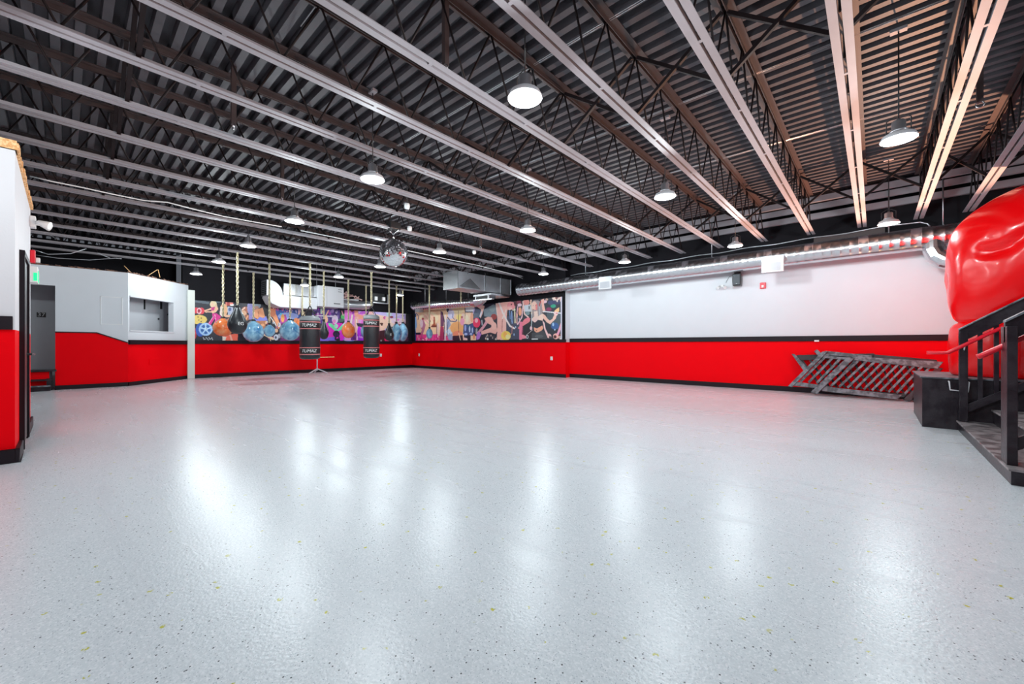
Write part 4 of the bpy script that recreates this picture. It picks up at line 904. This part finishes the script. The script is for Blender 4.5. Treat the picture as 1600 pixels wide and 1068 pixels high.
# ------------------------------------------------------------------ loose cables and droppers on the ceiling
def cable(name, pts, r, label, mt='white_plastic'):
    return tag(MB().tube(pts, r, 6).build(name, M[mt]), label, 'cable')
cable('ceiling_cable', [AZ(47,275,3.34), AZ(80,283,3.31), AZ(130,293,3.33), AZ(180,304,3.31), AZ(225,313,3.33), AZ(262,316,3.34), AZ(300,326,3.32), AZ(350,338,3.33), AZ(400,347,3.32), AZ(440,354,3.33)], .010, 'white cable sagging under the joists at the upper left')
cable('ceiling_cable', [AZ(470,360,3.34), AZ(520,370,3.33), AZ(560,379,3.34), AZ(640,392,3.33), AZ(700,405,3.33), AZ(745,414,3.33), AZ(800,428,3.33), AZ(828,440,3.33)], .010, 'white cable strung behind the mirror ball', )
cable('ceiling_cable', [AX(50,389,-13.5), AX(75,397,-13.5), AX(110,396,-13.5), AX(135,388,-13.5)], .010, 'thin white cable sagging above the grey doorway', 'galv_dull')
cable('ceiling_cable', [AX(55,398,-14), AX(90,403,-14), AX(140,406,-14), AX(180,403,-14), AX(190,404,-14)], .008, 'lowest thin grey cable above the left white wall', 'galv_dull')
rr = random.Random(12)
for k, (a, b) in enumerate((((70,363),(90,374)),((112,380),(124,386)),((152,395),(172,403)),((194,415),(207,428)),((232,430),(246,421)),((247,421),(250,433)))):
    tag(MB().bar(AX(*a,-14.3), AX(*b,-14.3), .02, .012).build('loose_lath', M['wood_raw'] if k > 2 else M['galv_dull']), 'loose strip sticking out above the left white wall, %s from the left' % ORD[k], 'strip')
def dropper(px_, py_, z, label):
    p = AZ(px_, py_, z); t = thing('hanging_bracket', label, 'bracket', (p.x, p.y, z), 'droppers hanging from the deck')
    MB().box((p.x-.022,p.y-.022,z), (p.x+.022,p.y+.022,ZD-.005)).build('dropper_tube', M['topchord'], t)
    mb = MB(); mb.tube([(p.x+.03*math.cos(q), p.y, z-.02+.03*math.sin(q)) for q in [i*math.pi/4 for i in range(9)]], .006, 5, cap=False); mb.build('ring', M['galv'], t)
dropper(696,103,3.45,'brown square dropper with a bright ring left of the nearest lamp')
dropper(365,195,3.42,'dark dropper with a bright ring at the upper left of the ceiling')
dropper(441,308,3.42,'dark dropper above and left of the largest starry lamp row')
dropper(751,385,3.35,'thin dark dropper right of the mirror ball')
dropper(1531,160,3.45,'black dropper with ring near the upper right corner')
for k, (px_, py_, lb) in enumerate(((636,322,'small white ceiling sensor right of the second lamp, above the mirror ball'),(640,357,'pale tangled fitting on the joist right of the mirror ball'),(741,394,'pale small fitting under the joist left of the middle lamp'))):
    p = AZ(px_, py_, 3.30); t = thing('ceiling_sensor', lb, 'sensor', (p.x, p.y, 3.28))
    MB().lathe([(0,-.05),(.035,-.04),(.045,0),(.04,.04),(0,.04)], (p.x, p.y, 3.30), n=14).build('sensor_head', M['white_plastic'], t)
    MB().tube([(p.x, p.y, 3.34), (p.x, p.y, ZD-.02)], .006, 5).build('stem', M['black_plastic'], t)

# ------------------------------------------------------------------ black box, stair, railings
BY = 7.38
t = thing('stage_box', 'large black painted plywood box with pinkish top beside the stair', 'box', (.45, BY, 0))
MB().box((.455,BY,0), (2.95,8.85,.625)).build('box_body', M['wood_black'], t, bevel=.004)
MB().box((.44,BY-.015,.625), (2.97,8.87,.645)).build('box_lid', M['wood_worn'], t, bevel=.003)
mb = MB(); mb.tube([(.685,BY-.02,.60),(.685,BY-.08,.60),(.692,BY-.09,.50),(.84,BY-.09,.485),(.848,BY-.08,.60),(.848,BY-.02,.60)], .008, 8)
mb.build('wire_handle', M['white_metal'], t)
# stair platform
SX, S0, S1 = .765, 4.77, 7.36
t = thing('stage_stair', 'low wide black wooden stair with worn boards at the right edge', 'stair', (SX, S0, 0))
MB().box((SX,S0,0), (3.0,S1,.105)).build('riser', M['wood_black'], t, bevel=.003)
MB().box((SX-.015,S0-.012,.105), (1.06,S1+.005,.122)).build('tread', M['wood_tread'], t, bevel=.003)
for i, (xx, zz) in enumerate(((1.045,.285),(1.33,.45),(1.62,.615))):
    MB().box((xx,S0,.1), (3.0,S1,zz-.02)).build('riser', M['wood_black'], t)
    MB().box((xx-.015,S0,zz-.02), (xx+.31 if i < 2 else 3.0,S1,zz)).build('tread', M['wood_tread'], t, bevel=.003)
def railing(label, Y, side):
    t = thing('stair_railing', label, 'railing', (SX, Y, 0), 'black wooden stair railings')
    sl = .70
    (MB().box((SX+.0,Y-.035,.122), (SX+.072,Y+.035,1.20)) if side < 0 else MB().box((SX+.0,Y-.08,.122), (SX+.055,Y+.12,1.20))).build('newel_post', M['wood_black'], t, bevel=.003)
    def rail(name, z0, h, y0, y1, m, x0=SX+.0, x1=2.9): 
        return MB().prism([(x0,y0,z0-h), (x1,y0,z0-h+sl*(x1-x0)), (x1,y0,z0+sl*(x1-x0)), (x0,y0,z0)], (0,y1-y0,0)).build(name, m, t, bevel=.003)
    rail('top_rail', 1.235, .165, Y-.025, Y+.025, M['wood_black'])
    rail('cap_rail', 1.250, .018, Y-.05, Y+.05, M['wood_worn'])
    rail('bottom_rail', .33, .10, Y-.022, Y+.022, M['wood_black'], SX+.06)
    x = SX+.17; 
    while x < 2.85:
        MB().box((x-.019,Y-.019,.28+sl*(x-SX)), (x+.019,Y+.019,1.12+sl*(x-SX))).build('baluster', M['wood_black'], t); x += .125
    MB().box((2.85,Y-.035,.615), (2.925,Y+.035,2.72)).build('newel_post', M['wood_black'], t, bevel=.003)
    yh = Y+side*.09
    hr = MB().tube([(SX-.28 if side < 0 else SX-.13, yh, .955), (SX-.10 if side < 0 else SX-.10, yh, .955 if side < 0 else .97), (2.8, yh, .955+sl*(2.8-SX+.1))], .021, 10).build('handrail', M['rail_red'], t)
    for x in (SX+.04, 1.8): MB().tube([(x, Y+side*.02, .93+sl*(x-SX)), (x, yh, .945+sl*(x-SX+.1))], .010, 6).build('handrail_bracket', M['galv'], hr)
    return t
railing('black wooden stair railing on the far side of the stair with a red handrail', 7.30, -1)
railing('black wooden stair railing on the near side at the right edge of the frame', 4.98, 1)

# ------------------------------------------------------------------ old railings leaning on the long wall
Pq = Vector((0,10.36,0)); tilt = math.radians(17); nq = Vector((0,-math.cos(tilt),math.sin(tilt)))
def AP(zx, zy, offs=0):
    x, y = 1220+zx/6.154, 520+zy/6.154; dr_ = ray(x, y); q = Pq+nq*offs; k_ = (q-O).dot(nq)/dr_.dot(nq); return O+dr_*k_
def quad_board(pts, offs, th, name, mt, par): 
    return MB().prism([AP(x, y, offs) for x, y in pts], nq*th).build(name, mt, par, bevel=.003)
def slat(a, b, wpx, offs, th, name, mt, par):
    (x1,y1),(x2,y2) = a, b; L = math.hypot(x2-x1, y2-y1); nx, ny = -(y2-y1)/L*wpx/2, (x2-x1)/L*wpx/2
    return quad_board([(x1+nx,y1+ny),(x2+nx,y2+ny),(x2-nx,y2-ny),(x1-nx,y1-ny)], offs, th, name, mt, par)
W_ = M['wood_worn']
t = thing('leaning_railing', 'front black slatted railing panel leaning on the red wall beside the black box', 'railing', AP(700,600), 'old railing panels leaning on the wall')
quad_board([(690,230),(1560,282),(1505,348),(670,262)], .0, .04, 'top_rail', W_, t)
quad_board([(390,512),(1165,600),(1120,640),(400,560)], .0, .04, 'bottom_rail', W_, t)
quad_board([(640,235),(712,245),(345,590),(290,570)], .045, .04, 'end_post', W_, t)
quad_board([(1500,330),(1560,345),(1240,660),(1180,640)], -.0, .035, 'end_post', M['wood_black'], t)
for i in range(11):
    slat((748+i*77, 268+i*6.2), (482+i*79, 512+i*8.2), 23, .004, .028, 'slat', W_, t)
t = thing('leaning_railing', 'middle black slatted railing panel showing left of the front one', 'railing', AP(200,540), 'old railing panels leaning on the wall')
quad_board([(425,175),(872,222),(872,248),(410,215)], -.10, .04, 'top_rail', W_, t)
quad_board([(400,215),(640,240),(620,262),(385,240)], -.10, .04, 'top_rail', W_, t)
quad_board([(140,470),(480,515),(480,545),(95,505)], -.10, .04, 'bottom_rail', W_, t)
quad_board([(400,182),(455,180),(110,520),(72,512)], -.06, .035, 'end_post', W_, t)
for i in range(5):
    slat((420+i*75, 240+i*6), (190+i*78, 470+i*8), 24, -.10, .028, 'slat', W_, t)
t = thing('leaning_railing', 'rear black railing panel slanting the other way, its post poking up at the left', 'railing', AP(700,500,-.2), 'old railing panels leaning on the wall')
quad_board([(150,215),(900,200),(900,240),(180,265)], -.20, .035, 'top_rail', M['wood_black'], t)
quad_board([(105,205),(135,205),(270,350),(235,385)], -.19, .035, 'end_post', W_, t)
quad_board([(320,178),(350,160),(420,225),(380,240)], -.16, .035, 'loose_end', W_, t)
quad_board([(880,208),(1500,262),(1500,300),(880,245)], -.20, .035, 'top_rail', M['wood_black'], t)
quad_board([(300,520),(1400,600),(1400,640),(300,550)], -.20, .035, 'bottom_rail', M['wood_black'], t)
for i in range(15):
    slat((200+i*82, 262), (380+i*80, 505+i*7), 22, -.20, .025, 'slat', M['wood_black'], t)
tag(quad_board([(870,203),(1130,205),(1165,240),(940,232)], -.27, .02, 'plywood_sheet', mat('pale_plywood', (.75,.62,.50), .6), None), 'pale plywood edge sticking up behind the leaning railings', 'plywood')

# ------------------------------------------------------------------ giant inflatable glove
def glove():
    import bmesh
    GX, GY, Z0 = 1.63, 8.10, .645
    t = thing('inflatable_boxing_glove', 'giant shiny red inflatable boxing glove standing behind the stair railing', 'inflatable glove', (GX, GY, Z0))
    # (z, rx, ry, dx)
    cuff = [(0,.80,.55,0),(.04,.86,.60,0),(.30,.885,.62,0),(.56,.875,.61,0),(.66,.84,.58,0),(.71,.78,.52,0)]
    mitt = [(.69,.76,.50,0),(.76,.84,.56,0),(.95,.89,.62,.0),(1.25,.90,.66,.0),(1.55,.90,.68,.0),(1.80,.885,.68,.02),(1.97,.845,.66,.04),(2.12,.77,.61,.08),(2.26,.65,.53,.13),(2.36,.51,.43,.17),(2.43,.35,.30,.20),(2.465,.16,.15,.22),(2.47,.0,.0,.23)]
    def loft(rows, crease):
        mb = MB(); n = 72; sub = []
        # smooth interpolation of the profile
        for i in range(len(rows)-1):
            k_ = 7
            for j in range(k_):
                u = j/k_; P0 = rows[max(i-1,0)]; P1 = rows[i]; P2 = rows[i+1]; P3 = rows[min(i+2,len(rows)-1)]
                sub.append(tuple(.5*((2*b)+(-a+c)*u+(2*a-5*b+4*c-d_)*u*u+(-a+3*b-3*c+d_)*u**3) for a, b, c, d_ in zip(P0,P1,P2,P3)))
        sub.append(rows[-1]); k0 = len(mb.v)
        for (z, rx, ry, dx) in sub:
            for j in range(n):
                a = 2*math.pi*j/n; ca, sa = math.cos(a), math.sin(a)
                e_ = .86; f = 1/((abs(ca)**(2/e_)+abs(sa)**(2/e_))**(e_/2))
                rr_ = f*(1+crease(a, z)); mb.v.append(Vector((GX+dx+ca*max(rx,0)*rr_, GY+sa*max(ry,0)*rr_, Z0+z)))
        for i in range(len(sub)-1):
            for j in range(n):
                q, w_ = k0+i*n, k0+(i+1)*n; mb.f.append([q+j, q+(j+1)%n, w_+(j+1)%n, w_+j]); mb.m.append(0); mb.sm.append(True)
        return mb
    def cr(a, z):
        # curled-finger crease on the camera-side face with radiating puckers
        a = (a+math.pi) % (2*math.pi)-math.pi           # front (toward -Y) is a = -pi/2
        da = a+math.pi/2; v = 0
        zc_ = 1.93-.30*math.exp(-((da+.62)/.35)**2)+.14*da
        if da > -1.0: v -= .10*math.exp(-((z-zc_)/.055)**2)*(1/(1+math.exp(-(da+.78)*14)))
        up = z-zc_
        if 0 < up < .45 and da > -1.0: v += .016*math.sin(da*46)*math.exp(-((up-.12)/.13)**2)
        v += .012*math.sin(a*5+z*2)+.010*math.sin(a*9-z*5+1)
        v += .03*math.exp(-((z-1.75+.1*da)/.12)**2)*(1 if da > -.7 else 0)*.6
        return v
    def cc(a, z): return .012*math.sin(a*14)*(math.exp(-((z-.66)/.10)**2)+math.exp(-((z-.05)/.08)**2))+.008*math.sin(a*6)
    loft(cuff, cc).build('cuff', M['glove'], t); loft(mitt, cr).build('mitt', M['glove'], t)
    # thumb lobe lying along the stage side of the mitt
    mb = MB(); pts, rad = [], []
    for i in range(15):
        u = i/14; pts.append((GX+.62+.22*math.sin(u*2.4), GY+.05-.10*math.sin(u*3.0), Z0+.85+1.15*u)); rad.append(.06+.27*math.sin(min(1,u*1.25+.12)*math.pi*.82) if u < 1 else .02)
    mb.tube(pts, rad, 28).build('thumb', M['glove'], t)
    return t
glove()
# ------------------------------------------------------------------ warm floodlight on the floor behind the box
fx, fy = .74, 10.02
t = thing('work_floodlight', 'small warm floodlight shining up from behind the black box', 'floodlight', (fx, fy, 0))
MB().box((fx-.12,fy-.08,0), (fx+.12,fy+.08,.02)).tube([(fx,fy,.02),(fx,fy,.42)], .014, 8).build('stand', M['black_plastic'], t)
MB().box((fx-.11,fy-.05,.42), (fx+.11,fy+.06,.53)).build('lamp_housing', M['black_plastic'], t, bevel=.008)
MB().box((fx-.095,fy-.045,.53), (fx+.095,fy+.05,.538)).build('lens', M['warm_on'], t)
ld = bpy.data.lights.new('warm_light', 'SPOT'); ld.energy = WARM_W; ld.color = (1,.50,.30); ld.spot_size = math.radians(90); ld.spot_blend = .45; ld.shadow_soft_size = .03
lo = bpy.data.objects.new('warm_light', ld); sc.collection.objects.link(lo); lo.parent = t; lo.location = (0,0,.56)
lo.rotation_euler = Vector((-.40,-.62,.68)).to_track_quat('-Z','Y').to_euler()
